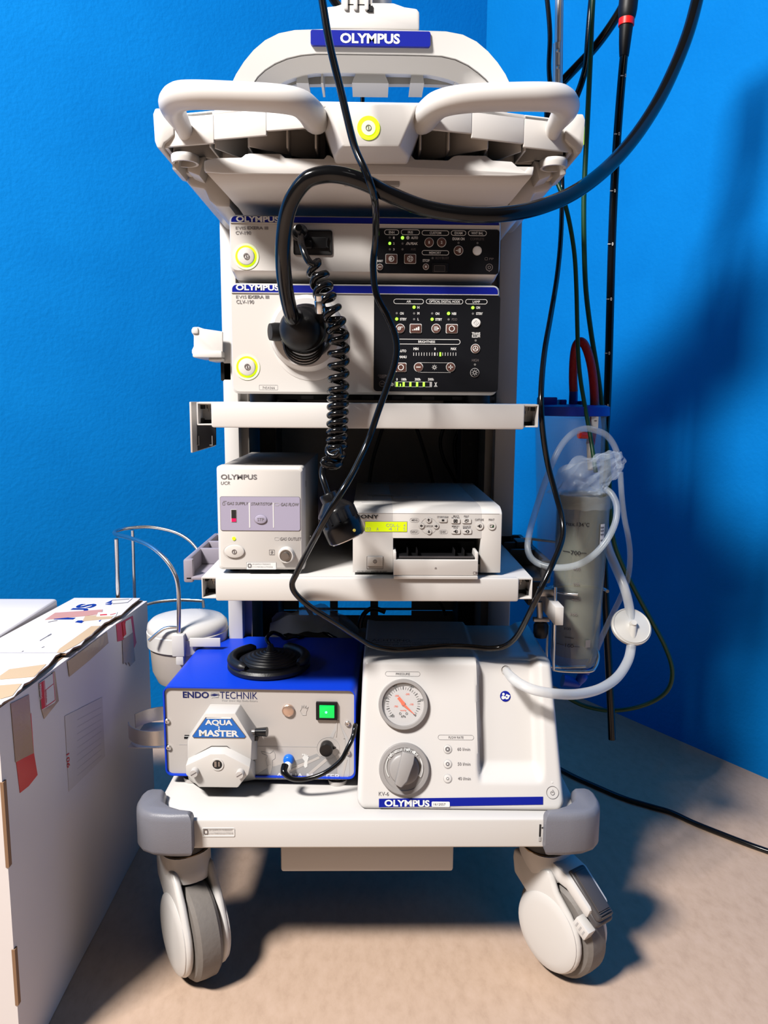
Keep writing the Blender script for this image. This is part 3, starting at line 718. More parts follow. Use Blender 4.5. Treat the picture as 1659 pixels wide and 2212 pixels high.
mb = MB('dark_cavity'); fv.rect(mb, 634, 498, 718, 550.5, -0.0010, 0.012, 0.003); mb.m('matte_black'); fv.outline(mb, 634, 498, 718, 550.5, -0.001, .0012, .003, .001)
fv.rect(mb, 672, 512, 706, 536, -0.004, 0.0, 0.002, 0.0008); fv.ring(mb, 650, 508, 8, 18, -0.012, 0.0); fv.shape(mb, [(704, 514), (710, 512), (707, 520), (707, 530), (710, 536), (704, 534)], -0.005, 0)
mb.build('cable_socket', cv)
mb = MB('panel_black'); p0 = fv.px(815, 492); p1 = fv.px(1076.5, 593)
mb.prism(rrect(p0[0], p1[0], p1[1], p0[1]-0.001, 0.004), -0.0012, 0.002)
pn = mb.build(PAN, cv)
def cvy(x, y): return y+ (x-815)*0.008
mb = MB('print_white')
pill(fv, mb, 'ENH', 830, 496, 862, 507.5, 840, 852); pill(fv, mb, 'IRIS', 866, 496, 907, 507.5, 881, 892); pill(fv, mb, 'CUSTOM', 911, 498, 970, 508.5, 928, 953)
pill(fv, mb, 'EXAM', 974, 498, 1007, 509, 982, 999); pill(fv, mb, 'WHT BAL', 1011, 498, 1051.5, 509.5, 1018, 1044); pill(fv, mb, 'MEMORY', 911, 541, 970, 551, 927, 953)
mb.m('print_white'); Y = -0.0016
for i, t in enumerate('123'): fv.txt(mb, t, 849, 511+12.6*i, 852.5, 516+12.6*i, Y, .03)
fv.txt(mb, 'AUTO', 888, 511, 903, 516.5, Y, .03); fv.txt(mb, 'PEAK', 887, 523.5, 902.5, 529, Y, .03); fv.disc(mb, 881, 513.5, 3.6, Y, -0.001)
for a_, b_ in ((877, 880), (880, 882), (882, 884), (884, 885)): fv.line(mb, a_, 529 if a_ < 881 else 524, b_, 523 if a_ < 881 else 529, 1, Y, -0.001)
fv.txt(mb, 'EXAM ON', 977.5, 513, 1003.5, 519, Y, .03); fv.txt(mb, 'STOP', 913, 560, 928, 566, Y, .03); fv.txt(mb, 'RESET', 815, 561.5, 827.5, 566, Y, .03)
mb.m('print_dim'); fv.txt(mb, 'AVE', 887.5, 536, 898, 541, Y); fv.txt(mb, 'COMPLETE', 1016, 514, 1046, 519, Y); fv.txt(mb, 'RDY/BUSY', 941, 555, 970, 560, Y); fv.txt(mb, 'PIP', 1057, 557, 1066.5, 561.5, Y)
fv.outline(mb, 1047, 556, 1054, 562, -0.0014, .0005, .001); fv.ring(mb, 1057, 577.5, 6.2, 7.8, Y, -0.001); fv.ring(mb, 1057, 577.5, 2, 3.6, Y, -0.001); fv.disc(mb, 1057, 586, 1.3, Y, -.001)
mb.m('matte_black'); fv.rect(mb, 932, 568, 969, 588, -.004, 0, .003, .001); mb.m('dark_cavity'); fv.rect(mb, 938, 574, 961, 586, -.0044, 0, .001); mb.m('print_dim'); fv.outline(mb, 937.5, 573.5, 961.5, 586.5, -.0043, .0004, .001)
mb.m('led_off')
for x, y in ((842, 513), (842, 538.5), (869.5, 526), (869.5, 538.5), (990.5, 524.5), (1031.5, 525), (934.5, 557.5)): fv.disc(mb, x, y, 2.3, Y, -0.001, n=12)
mb.build('panel_lettering', cv)
led(fv, cv, 842, 525.5, 1); led(fv, cv, 869.5, 513.5, 1, r=3)
button(fv, cv, 927, 523.5, 10, icon=i_txt('1', 1.5, 3)); button(fv, cv, 954, 523.5, 10, icon=i_txt('2', 2, 3))
def i_door(fr, mb, cx, cy, y): fr.rect(mb, cx+0.5, cy-5, cx+5, cy+5, y, y+.0006); fr.line(mb, cx-6, cy, cx, cy, 1.6, y, y+.0003); fr.line(mb, cx-1, cy-3, cx-1, cy+3, 1.2, y, y+.0003)
button(fv, cv, 990.5, 541, 10.3, icon=i_door); button(fv, cv, 1031, 541.5, 9.8, face='print_white')
button(fv, cv, 820.5, 576.5, 6.8, icon=i_txt('III', 3.2, 1.6)); button(fv, cv, 920, 576, 6.6, icon=lambda fr, mb, cx, cy, y: fr.rect(mb, cx-2.4, cy-2.4, cx+2.4, cy+2.4, y, y+.0003))
def i_c(fr, mb, cx, cy, y): fr.ring(mb, cx, cy, 4.2, 6.2, y, y-.0003); fr.disc(mb, cx-1.2, cy, 3, y-.0002, y)
def i_iris(fr, mb, cx, cy, y):
    fr.ring(mb, cx, cy, 1.6, 6.6, y, y-.0003)
    mb.m('button_brown')
    for k in range(5): a = k*1.2566; fr.disc(mb, cx+4.0*math.cos(a), cy+4.0*math.sin(a), 1.3, y-.0006, y, n=10)
button(fv, cv, 845.5, 559, 0, sq=(13, 10.5), icon=i_c); button(fv, cv, 886, 559, 0, sq=(13, 10.5), icon=i_iris)
mb = MB('matte_black')
for x in (-0.16, 0.15): mb.cyl((x, 0.05, 0.0), (x, 0.05, -0.0065), 0.011)
for x in (-0.16, 0.15): mb.cyl((x, 0.34, 0.0), (x, 0.34, -0.0065), 0.011)
mb.build('feet', cv) if False else None
for x in (-0.16, 0.15):
    for y in (0.05, 0.34):
        m2 = MB('matte_black'); m2.cyl((x, y, 0.001), (x, y, -0.0050), 0.011); m2.build('foot', cv)
mb.bm.free()
# ---- lower unit
CZ = 0.8985
fl = Fr((0, 0.0, CZ))
cl = thing('light_source', 'taller light source unit holding the big black plug, on the upper trolley shelf', 'light source', (0, 0.0, CZ))
mb = MB('cream_plastic'); w0, w1, h = -0.1945, 0.1845, 0.1530
O = lambda d, y, zz: [(x, y, z) for x, z in rrect(w0+d, w1-d, zz+d, h-d, 0.009)]
mb.loft([O(.0015, 0.0, 0.0015), O(0, 0.0025, 0.0), O(0, 0.03, 0.0)])
mb.m('beige_panel'); mb.box(w0+0.006, w1-0.006, 0.029, 0.42, 0.001, h-0.003, 0.002); mb.build('housing', cl)
mb = MB('label_blue'); bz = fl.px(800, 634)[1]
mb.prism(toprr(w0+.003, w1-.003, bz, h-.0025, 0.006), -0.0008, 0.002)
mb.m('cream_plastic'); mb.box(w0+.002, w1-.002, -.0015, .001, bz-.0011, bz)
mb.m('print_white'); fl.txt(mb, 'OLYMPUS', 509.5, 615, 603, 627, -0.0013, 0.035); mb.build('name_strip', cl)
mb = MB('print_grey'); fl.txt(mb, 'EVIS', 510, 638, 532.5, 644.5, -0.0005); fl.txt(mb, 'EXERA III', 535.5, 638, 581, 644.5, -0.0005, 0.03); fl.txt(mb, 'CLV-190', 510.5, 648, 548.5, 656, -0.0005, 0.008)
mb.build('model_lettering', cl)
mb = MB('print_light'); fl.outline(mb, 559.5, 831.5, 600, 842, 0.0, .0004, .001); mb.m('print_grey'); fl.txt(mb, '7454366', 567, 835, 593, 840, -.0004, sp=1.25); mb.build('serial_label', cl)
glow_button(fl, cl, 533, 792, '')
mb = MB('white_plastic'); a = fl.px(664, 720, 0); O3 = (a[0], 0, a[1])
mb.lathe([(0.040, -.001), (0.0535, -.001), (0.0535, 0.001), (0.050, 0.010), (0.047, 0.013), (0.036, 0.013)], O3, (0, -1, 0), 56)
a2 = fl.px(672, 738, 0); mb.lathe([(0.044, -.001), (0.0545, -.001), (0.0545, .0004), (0.053, .001), (.044, .001)], (a2[0], 0, a2[1]), (0, -1, 0), 56)
mb.build('scope_socket', cl)
mb = MB('panel_black'); p0 = fl.px(808, 640); p1 = fl.px(1075, 847)
mb.prism(rrect(p0[0], p1[0], p1[1], p0[1]+.0025, 0.005), -0.0012, 0.002); mb.build(PAN, cl)
mb = MB('print_white'); Y = -.0016
pill(fl, mb, 'AIR', 850, 646, 915.5, 656.5, 878, 888); pill(fl, mb, 'OPTICAL DIGITAL MODE', 920, 646.5, 1000.5, 656.5, 927, 993.5); pill(fl, mb, 'LAMP', 1005, 646.5, 1053, 657, 1021, 1037)
pill(fl, mb, 'BRIGHTNESS', 850, 733, 994.5, 743.5, 903.5, 940)
mb.m('print_white')
for t, x0, x1, y in (('H', 901.5, 906, 664), ('M', 901.5, 906, 677), ('L', 902, 905, 689.5), ('ON', 864, 872, 677), ('STBY', 864, 878.5, 689.5), ('ON', 940.5, 949, 677.5), ('STBY', 940.5, 955, 690), ('NBI', 976, 985.5, 677.5), ('ON', 1028.5, 1037, 664.5), ('STBY', 1028.5, 1043, 677.5), ('MIN', 893, 904, 753.5), ('0', 938, 941.5, 753.5), ('MAX', 974, 986, 753.5), ('AUTO', 861, 877.5, 758), ('MANU', 861, 878.5, 771), ('0', 856, 859, 819.5), ('100h', 867, 878, 819.5), ('300h', 896, 908.5, 819.5), ('500h', 924.5, 937, 819.5), ('TRANS', 1019, 1037.5, 720.5), ('ILLUM', 1019.5, 1037, 726.5)):
    fl.txt(mb, t, x0, y-2.8, x1, y+2.8, Y, .03)
for k in range(17):
    x = 893.5+5.7*k
    if k == 10: continue
    w = 3.2 if k == 8 else 1.2; fl.rect(mb, x-w/2, 761.5, x+w/2, 768.5, Y, -.001)
fl.outline(mb, 903, 783.5, 974, 804.5, -.0014, .0004, .0)
i_sun(5.5)(fl, mb, 938.5, 793.5, Y); i_sun(4)(fl, mb, 847, 830.5, Y); fl.txt(mb, 'X', 938, 826, 944.5, 835, Y, .05); fl.line(mb, 937.5, 835, 945, 835, 1, Y, -.001)
fl.outline(mb, 853, 825, 933, 835.5, -.0014, .0004, 0)
mb.m('print_light'); fl.rect(mb, 928, 825.5, 932.5, 835, Y, -.001)
mb.m('print_dim'); fl.txt(mb, 'PDD', 976, 687.5, 987.5, 692.5, Y); fl.txt(mb, 'HIGH', 1019.5, 775.5, 1034, 781, Y); fl.txt(mb, 'COUNTER', 816.5, 809.5, 835.5, 813, Y); fl.txt(mb, 'RESET', 820, 813.5, 832.5, 817, Y)
mb.m('led_off')
for x, y in ((894.5, 677), (894.5, 689.5), (857, 676.5), (933.5, 677), (969, 690), (1021.5, 677.5), (1027.5, 735.5), (1026, 787.5)): fl.disc(mb, x, y, 2.4, Y, -.001, n=12)
mb.build('panel_lettering', cl)
for x, y in ((894.5, 663.5), (857, 689), (933.5, 689.5), (969, 677), (1021.5, 664.5)): led(fl, cl, x, y, 1, r=2.9)
mb = MB('led_green'); fl.rect(mb, 949.3, 761, 953, 769.5, -.0022, -.001); mb.build('indicator_light', cl)
for x, w, y0 in ((857.5, 4.5, 825.5), (865, 2.4, 829), (872, 4.5, 825.5), (886.5, 4.5, 825.5), (901, 4.5, 825.5), (915.5, 4.5, 825.5)):
    mb = MB('led_green'); fl.rect(mb, x-w/2, y0, x+w/2, 835, -.0022, -.001); mb.build('lamp_bar', cl)
def i_pump(fr, mb, cx, cy, y): fr.ring(mb, cx-2, cy, 2.4, 3.8, y, y-.0003); fr.ring(mb, cx-2, cy, .4, 1.4, y, y-.0003); fr.line(mb, cx, cy-3, cx+6, cy-3, 1.4, y, y+.0003)
def i_bars(fr, mb, cx, cy, y):
    for k in range(4): fr.rect(mb, cx-8+4.2*k, cy+4-2.2*(k+.6), cx-4.6+4.2*k, cy+4, y, y+.0003)
def i_nbi(fr, mb, cx, cy, y):
    for k in (-3, 0, 3): fr.line(mb, cx-5, cy+k, cx+3, cy+k, 1.3, y, y+.0003)
    fr.line(mb, cx-1.5, cy-5, cx-1.5, cy+5, 1.2, y, y+.0003); fr.line(mb, cx+2, cy-5, cx+2, cy+5, 1.2, y, y+.0003); fr.shape(mb, [(cx+3, cy-2.6), (cx+7, cy), (cx+3, cy+2.6)], y, y+.0003)
button(fl, cl, 864.5, 709.5, 10, icon=i_pump); button(fl, cl, 898, 709.5, 0, sq=(13, 10), icon=i_bars); button(fl, cl, 942, 709.5, 10, icon=i_nbi); button(fl, cl, 976, 710, 0, sq=(13, 10), icon=i_ring(4.8, 6.4))
button(fl, cl, 866, 793.5, 0, sq=(12, 10), icon=i_ring(4.8, 6.4))
button(fl, cl, 904, 793, 10, icon=lambda fr, mb, cx, cy, y: fr.line(mb, cx-5, cy, cx+5, cy, 2, y, y+.0003))
def i_plus(fr, mb, cx, cy, y): fr.line(mb, cx-5, cy, cx+5, cy, 2, y, y+.0003); fr.line(mb, cx, cy-5, cx, cy+5, 2, y, y+.0003)
button(fl, cl, 973.5, 793, 10, icon=i_plus)
def i_start(fr, mb, cx, cy, y): mb.m('print_light'); [fr.line(mb, cx+a, cy+b, cx+c, cy+d, .7, y, y+.0003) for a, b, c, d in ((-5.5, 0, 0, -5.5), (0, -5.5, 5.5, 0), (5.5, 0, 0, 5.5), (0, 5.5, -5.5, 0), (0, -2, 0, 2))]
button(fl, cl, 1028.5, 697.5, 9.6, face='print_white', icon=i_start)
def i_trans(fr, mb, cx, cy, y): fr.ring(mb, cx, cy, 4.6, 6, y, y-.0003); [fr.line(mb, cx, cy, cx+4.6*math.cos(a), cy+4.6*math.sin(a), 1.4, y, y+.0003) for a in (-1.57, .5, 2.6)]
button(fl, cl, 1027, 753, 10, icon=i_trans)
button(fl, cl, 1025.5, 805, 9.8, face='panel_black', rim='print_light', icon=lambda fr, mb, cx, cy, y: (mb.m('print_light'), i_sun(6.5)(fr, mb, cx, cy, y)))
button(fl, cl, 825.5, 829, 6.6, face='panel_black', rim='print_dim', icon=lambda fr, mb, cx, cy, y: (mb.m('print_dim'), i_txt('III', 3.2, 1.6)(fr, mb, cx, cy, y)))
for x in (-.155, .16):
    for y in (.03, .36):
        mb = MB('matte_black'); mb.cyl((x, y, 0.001), (x, y, LZ-CZ), 0.019, seg=24); mb.build('foot', cl)
mb = MB('matte_black'); mb.box(-.165, .175, .045, .40, LZ-CZ+.004, .001)
for k in range(7): fx = -.10+.045*k; mb.m('pedal_grey'); mb.box(fx, fx+.018, .043, .05, LZ-CZ+.005, LZ-CZ+.010)
mb.build('underside', cl)

# ---------------------------------------------------------------- gas insufflation unit
SZ = 0.6365
fu = Fr((0, -0.010, SZ+.006))
uc = thing('gas_regulator', 'tall cream gas supply unit with lavender panel, left on the middle shelf', 'gas unit', (0, -0.010, SZ+.006))
mb = MB('cream_plastic'); a, b = fu.px(471, 1238), fu.px(657, 1242); c = fu.px(471, 1008)
x0, x1, zt = a[0], b[0]+.0005, c[1]+.001
O = lambda d, y: [(x, y, z) for x, z in rrect(x0+d, x1-d, 0+d, zt-d, 0.005)]
mb.loft([O(.0045, 0.0), O(.0015, .0025), O(0, 0.008), O(0, .030)])
mb.m('beige_panel'); mb.box(x0+.001, x1-.001, .029, .315, .001, zt-.001, .003)
mb.m('dark_cavity')
for z in (zt-.034, .012): mb.box(x1-.0012, x1-.0004, .036, .042, z, z+.009)
mb.m('steel'); mb.lathe([(.003, 0), (.002, .0015), (0, .0015)], (x1-.001, .12, .03), (1, 0, 0), 10)
mb.m('print_grey'); mb.box(x0+.06, x0+.085, .08, .10, zt-.0012, zt-.0006)
mb.build('housing', uc)
mb = MB('print_grey'); fu.txt(mb, 'OLYMPUS', 477, 1025, 555, 1035.5, -.0004, .025); fu.txt(mb, 'UCR', 477, 1040, 496.5, 1047, -.0004, 0, .2)
fu.txt(mb, 'GAS OUTLET', 605, 1161, 651, 1167.5, -.0004, .005, .2); fu.outline(mb, 581.5, 1187.5, 593.5, 1199, 0, .0005); fu.disc(mb, 587.5, 1190.5, 1, -.0004, .001, n=10)
for q in ((587.5, 1191, 587.5, 1195), (584.5, 1192.5, 590.5, 1192.5), (587.5, 1194.5, 585, 1197.5), (587.5, 1194.5, 590, 1197.5)): fu.line(mb, *q, 1.1, -.0004, .001)
mb.m('print_light'); fu.outline(mb, 593, 1160.5, 603, 1167.5, 0, .0005, .0015)
mb.build('panel_lettering', uc)
mb = MB('print_grey'); fu.rect(mb, 476.5, 1073, 648.5, 1146.5, -.0006, .001, .003); mb.m('lavender_panel'); fu.rect(mb, 477.3, 1073.8, 647.7, 1145.7, -.001, .001, .0028); mb.m('print_white')
for x in (539, 590.5): fu.rect(mb, x-.6, 1086, x+.6, 1140, -.0013, .0)
mb.m('print_grey')
fu.txt(mb, 'GAS SUPPLY', 490, 1084.5, 536.5, 1090.5, -.0014, .005, .2); fu.txt(mb, 'START/STOP', 542, 1085.5, 588, 1091.5, -.0014, .005, .2); fu.txt(mb, 'GAS FLOW', 606.5, 1086.5, 645.5, 1093, -.0014, .005, .2)
fu.outline(mb, 480.5, 1085, 486, 1091.5, -.001, .0005, .001); fu.line(mb, 482, 1083, 489, 1082.5, 1, -.0013, 0); mb.m('print_light'); fu.outline(mb, 593, 1086, 603, 1092.5, -.001, .0005, .0015)
lbl(mb.build('front_label', uc), 'lavender label panel')
mb = MB('print_white'); fu.rect(mb, 499.3, 1100.5, 510.7, 1127.5, -.0014, 0); mb.m('dark_cavity'); fu.rect(mb, 500, 1101.3, 510, 1127, -.0017, 0); mb.m('led_red'); fu.rect(mb, 500.2, 1120, 509.8, 1126.8, -.002, 0); mb.build('gas_gauge', uc)
mb = MB('lavender_grey'); fu.disc(mb, 563, 1122.5, 14.5, -.0012, .001, 0, 10.8, 36); mb.m('lavender_panel'); fu.disc(mb, 563, 1122.2, 13.2, -.003, .0, .0012, 9.6, 36); mb.m('print_grey'); fu.txt(mb, 'STP', 556, 1119, 570, 1125.5, -.0033); mb.build('start_button', uc)
mb = MB('glow_lime'); fu.disc(mb, 505, 1163.5, 4, -.0012, .001, .0005); mb.build('indicator_light', uc)
mb = MB('off_white'); fu.disc(mb, 505, 1192, 23.3, -.0004, .001, 0, 16.3, 44); mb.m('cream_plastic'); fu.disc(mb, 506, 1191.5, 21.7, -.003, .001, .0018, 14.5, 44); mb.m('print_dim'); power_icon(fu, mb, 506, 1192, 5.3, -.0033); mb.build('power_button', uc)
mb = MB('print_white'); fu.rect(mb, 532, 1214, 596.5, 1230, -.0004, .001, .001); mb.m('print_light'); fu.outline(mb, 532, 1214, 596.5, 1230, -.0004, .0004, .001); fu.txt(mb, '(01)04953170202033', 545, 1217, 584, 1221, -.0008); fu.txt(mb, '(11)170418(21)7732556', 545, 1223, 589, 1227, -.0008); mb.m('print_grey'); fu.outline(mb, 535, 1217.5, 543, 1226, -.0006, .0012); mb.build('serial_label', uc)
mb = MB('cream_plastic'); a = fu.px(619, 1198); k = fu.px(635.5, 1198)[0]-a[0]; O3 = (a[0], 0, a[1])
mb.lathe([(k*1.1, -.001), (k, .008), (k*.92, .010), (k*.8, .010), (k*.8, .002)], O3, (0, -1, 0), 36)
mb.m('zinc'); mb.lathe([(k*.79, .003), (k*.79, .0085), (k*.45, .0085), (k*.42, .013), (k*.22, .013)], O3, (0, -1, 0), 30); mb.m('dark_cavity'); mb.lathe([(k*.23, .0128), (0, .0128)], O3, (0, -1, 0), 16, caps=False)
lbl(mb.build('gas_outlet', uc), 'metal gas outlet nozzle')
for x in (x0+.02, x1-.02):
    for y in (.03, .28): mb = MB('matte_black'); mb.cyl((x, y, .002), (x, y, -.006), .008); mb.build('foot', uc)

# ---------------------------------------------------------------- video printer
fp = Fr((0, -0.012, SZ+.004))
pr = thing('video_printer', 'white video printer with lime display and open paper slot, right on the middle shelf', 'printer', (0, -0.012, SZ+.004))
a, b = fp.px(762, 1238), fp.px(1081, 1240); x0, x1 = a[0], b[0]; zb = 0.0
sl, sr = fp.px(849, 1238)[0], fp.px(1036.5, 1238)[0]; zs = fp.px(900, 1162)[1]; zt = .0965
zk = fp.px(900, 1160)[1]
prof = lambda z0, z1: None
mb = MB('printer_white')
def pprof(z0):     # side outline: front leans back above the slot line
    return [(0.0, z0), (0.0, zk-.002), (.0, zt-.0088), (.003, zt-.006), (.008, zt-.003), (.016, zt-.001), (.022, zt), (.33, zt+.001), (.33, z0)]
mb.prism(pprof(zb), x0, sl, 'x', .0012); mb.prism(pprof(zb), sr, x1, 'x', .0012); mb.prism(pprof(zs), sl-.001, sr+.001, 'x', .0006)
mb.m('dark_cavity'); mb.box(sl-.0005, sr+.0005, .05, .30, zb+.002, zs+.001)
mb.m('printer_white'); mb.box(sl, sr, .004, .05, zb, zb+.012); mb.m('print_light'); fp.line(mb, 770, 1108.5, 1079, 1110, .7, -.0003, .004)
mb.m('beige_panel'); mb.box(x0+.02, x0+.075, .13, .145, zt+.0009, zt+.0015); mb.box(x0+.013, x0+.105, .30, .315, zt+.0009, zt+.0015)
mb.build('housing', pr)
mb = MB('print_light')
for q in ((x0+.028, x0+.058), (x0+.062, x0+.10)): mb.box(q[0], q[1], .10, .125, zt+.0004, zt+.0008)
mb.box(x0+.012, x0+.045, .045, .055, zt-.0002, zt+.0006); mb.m('print_dim'); mb.box(x0+.0595, x0+.060, .10, .13, zt+.0004, zt+.001); mb.build('top_label', pr)
mb = MB('printer_white'); fp.rect(mb, 850, 1210, 1033, 1243, -.022, .01, .001, .001); fp.rect(mb, 850.5, 1244.5, 1032.5, 1251, -.023, .01, .001, .0008)
l0, l1 = fp.px(850, 1193, -.02), fp.px(856, 1210, -.02); mb.box(l0[0], l1[0], -.0205, .02, l1[1]-.002, l0[1], .001); l0, l1 = fp.px(1027, 1193, -.02), fp.px(1033, 1210, -.02); mb.box(l0[0], l1[0], -.0205, .02, l1[1]-.002, l0[1], .001)
mb.m('print_dim'); fp.line(mb, 939, 1228.5, 943.5, 1228.5, .9, -.0224, -.02); fp.outline(mb, 939.5, 1225.5, 943, 1229, -.022, .0005); fp.outline(mb, 1022, 1235, 1031, 1241, -.022, .0005); fp.rect(mb, 1027, 1236.5, 1030, 1239.5, -.0224, -.02)
tr = mb.build('paper_tray', pr)
mb = MB('matte_black'); c = fp.px(860, 1206, -.018); d = fp.px(1024, 1190, .03); mb.box(sl+.004, sr-.004, -.017, .045, c[1]-.004, c[1]+.001); mb.box(sl+.004, sr-.004, .04, .045, c[1], zs-.012)
for px in (880, 900, 980, 1000): q = fp.px(px, 1200, .0); mb.box(q[0]-.0006, q[0]+.0006, -.012, .045, c[1], c[1]+.011)
mb.m('pedal_grey'); mb.box(sl+.008, sr-.012, -.0178, -.012, c[1]+.0005, c[1]+.0022)
mb.build('tray_liner', tr)
mb = MB('print_black'); fp.txt(mb, 'SONY', 771, 1112, 818, 1120, -.0012, .03); 
fp.txt(mb, 'COLOR VIDEO PRINTER UP-25MD', 771, 1233, 836.5, 1237.5, -.0004); mb.m('print_grey')
def ptx(t, x0_, y0, x1_, y1): fp.txt(mb, t, x0_, y0, x1_, y1, -.0004, .01)
ptx('MENU', 889, 1121.5, 902, 1125.5); ptx('DISPLAY', 888, 1147, 902.5, 1151); ptx('CURSOR', 917, 1134.5, 935.5, 1138.5); ptx('STOP/CLEAR', 944, 1115, 969, 1119); ptx('EXEC', 951.5, 1147, 963.5, 1151.5)
ptx('MULTI', 979, 1113, 991, 1116.5); ptx('PICTURE', 975.5, 1117, 992.5, 1120.5); ptx('PRINT', 1002, 1113.5, 1013, 1117); ptx('QTY', 1004, 1117.5, 1011, 1121); ptx('MEMORY', 976, 1135, 992.5, 1138.5); ptx('PAGE', 979.5, 1138.8, 989, 1142); ptx('SOURCE/', 999.5, 1135.5, 1017.5, 1139); ptx('MEMORY', 1000, 1139.3, 1017, 1142.5)
ptx('CAPTURE', 1026, 1120.5, 1045, 1125); ptx('PRINT', 1055.5, 1120.5, 1068, 1125)
mb.m('print_light'); fp.outline(mb, 885, 1119, 905, 1128, 0, .0004, .006); fp.outline(mb, 885.5, 1144.5, 905, 1153.5, 0, .0004, .006); fp.outline(mb, 948, 1144.5, 967, 1153.5, 0, .0004, .006); fp.ring(mb, 926, 1136, 17.3, 17.9, 0, -.0003)
mb.build('panel_lettering', pr)
def pbtn(cx, cy, w, h, icon):
    m2 = MB('print_light'); (fp.rect(m2, cx-w, cy-h, cx+w, cy+h, -.0006, .001, .002) if w != h else fp.disc(m2, cx, cy, w, -.0006, .001)); m2.m('printer_white')
    (fp.rect(m2, cx-w+.7, cy-h+.7, cx+w-.7, cy+h-.7, -.0014, .001, .0018) if w != h else fp.disc(m2, cx, cy, w-.7, -.0014, .001)); m2.m('print_black'); icon(m2, cx, cy); m2.build('button', pr)
def arrow(dx, dy):
    return lambda m2, cx, cy: (fp.line(m2, cx-dx*3, cy-dy*3, cx+dx*.5, cy+dy*.5, 2, -.0017, 0), fp.shape(m2, [(cx+dx*3.5, cy+dy*3.5), (cx-dy*3.3, cy+dx*3.3), (cx+dy*3.3, cy-dx*3.3)], -.0017, 0))
for dx, dy, cx, cy in ((0, -1, 926, 1123.5), (0, 1, 926.5, 1148.5), (-1, 0, 910.5, 1136), (1, 0, 942, 1136.5)): pbtn(cx, cy, 6.6, 6.6, arrow(dx, dy))
pbtn(957, 1124, 9.5, 4.8, lambda m2, cx, cy: fp.rect(m2, cx-2.6, cy-2, cx+2.6, cy+2, -.0017, 0))
def ic(k):
    def g(m2, cx, cy):
        if k == 0: fp.outline(m2, cx-4.5, cy-3.5, cx+4.5, cy+3.5, -.0014, .0008); fp.line(m2, cx-3, cy-2.5, cx+3, cy+2.5, 1.6, -.0017, 0); fp.line(m2, cx-3, cy+2.5, cx+3, cy-2.5, 1.6, -.0017, 0)
        elif k == 1: fp.outline(m2, cx-4.5, cy-2, cx+2.5, cy+3, -.0014, .0008, .002); fp.line(m2, cx-3, cy-3, cx+4, cy-3, 1, -.0017, 0); fp.line(m2, cx+4, cy-3, cx+4, cy+2, 1, -.0017, 0)
        else: fp.line(m2, cx-5, cy, cx, cy, 1.4, -.0017, 0); fp.ring(m2, cx+1, cy, 2.5, 3.6, -.0014, -.0017, 16); fp.shape(m2, [(cx+(k-2)*3-1, cy-2.4), (cx+(k-2)*3+2.5, cy), (cx+(k-2)*3-1, cy+2.4)], -.0018, 0)
    return g
pbtn(984, 1125.5, 10.5, 5.6, ic(0)); pbtn(1008, 1125.5, 10.5, 5.6, ic(1)); pbtn(984.5, 1148, 10.5, 5.6, ic(2)); pbtn(1009, 1148, 10.5, 5.6, ic(3))
pbtn(1036, 1136.5, 9, 9, ic(2)); pbtn(1062.5, 1136.5, 9, 9, lambda m2, cx, cy: (fp.outline(m2, cx-4.5, cy-3, cx+4.5, cy+3, -.0014, .0006), m2.m('cable_green'), fp.shape(m2, [(cx-1, cy+2.5), (cx+4, cy-2.5), (cx+4, cy+2.5)], -.0018, 0)))
mb = MB('beige_panel'); fp.rect(mb, 788, 1126, 879.5, 1148.5, -.0004, .001); mb.m('lcd_lime'); fp.rect(mb, 789, 1127.5, 879, 1148.2, -.0007, .001); mb.m('graphic_grey')
for t, x0_, x1_, y0 in (('COL-L:', 834, 864, 1131.5), ('4', 871.5, 875.5, 1131.5), ('02', 791, 801.5, 1139.5), ('A', 813, 818, 1139.5), ('4 :1', 839.5, 859.5, 1139.5), ('S', 871, 876, 1139.5)): fp.txt(mb, t, x0_, y0, x1_, y0+6.5, -.001)
lbl(mb.build('display', pr), 'lime lit display')
mb = MB('off_white'); fp.rect(mb, 792, 1202, 828, 1229, -.0004, .001); mb.m('print_dim'); fp.outline(mb, 792, 1202, 828, 1229, -.0004, .0005); mb.m('printer_white'); fp.rect(mb, 793.5, 1203, 827, 1223, -.0028, .001, .0005, .0008); mb.m('print_dim'); power_icon(fp, mb, 810, 1213, 4.2, -.0031); mb.build('power_button', pr)
for x in (x0+.02, x1-.02):
    for y in (.03, .29): mb = MB('matte_black'); mb.cyl((x, y, .002), (x, y, -.004), .009); mb.build('foot', pr)
# ---------------------------------------------------------------- blue irrigation pump
fa = Fr((-0.3165, 0.044, 0.2955), R(-2.5))
aq = thing('irrigation_pump', 'blue cased irrigation pump with silver front panel, left on the trolley base', 'irrigation pump', (-0.3165, 0.044, 0.2955), R(-2.5))
a, b = fa.px(358, 1682), fa.px(768, 1490); aw = b[0]; x0 = a[0]; ah = b[1]
mb = MB('pump_blue')
O = lambda d, y: [(x, y, z) for x, z in rrect(x0+d, aw-d, d, ah-d, max(0.011-d, .002))]
mb.loft([O(0.0022, 0.010), O(0.0022, 0.0), O(0.0, 0.0), O(0.0, 0.262), O(0.004, 0.264)])
hs = mb.build('housing', aq)
mb = MB('panel_silver'); mb.prism(rrect(x0+.0025, aw-.0025, .0025, ah-.0025, .009), 0.004, 0.012); 
YP = 0.004
mb.m('graphic_grey')
fa.shape(mb, [(548, 1684), (556, 1672), (575, 1661), (600, 1653), (640, 1642), (668, 1634), (684, 1628), (690, 1634), (660, 1645), (626, 1658), (640, 1656), (680, 1638), (703, 1630), (718, 1627), (728, 1640), (728, 1684)], YP-.0003, YP+.001)
mb.m('graphic_mid')
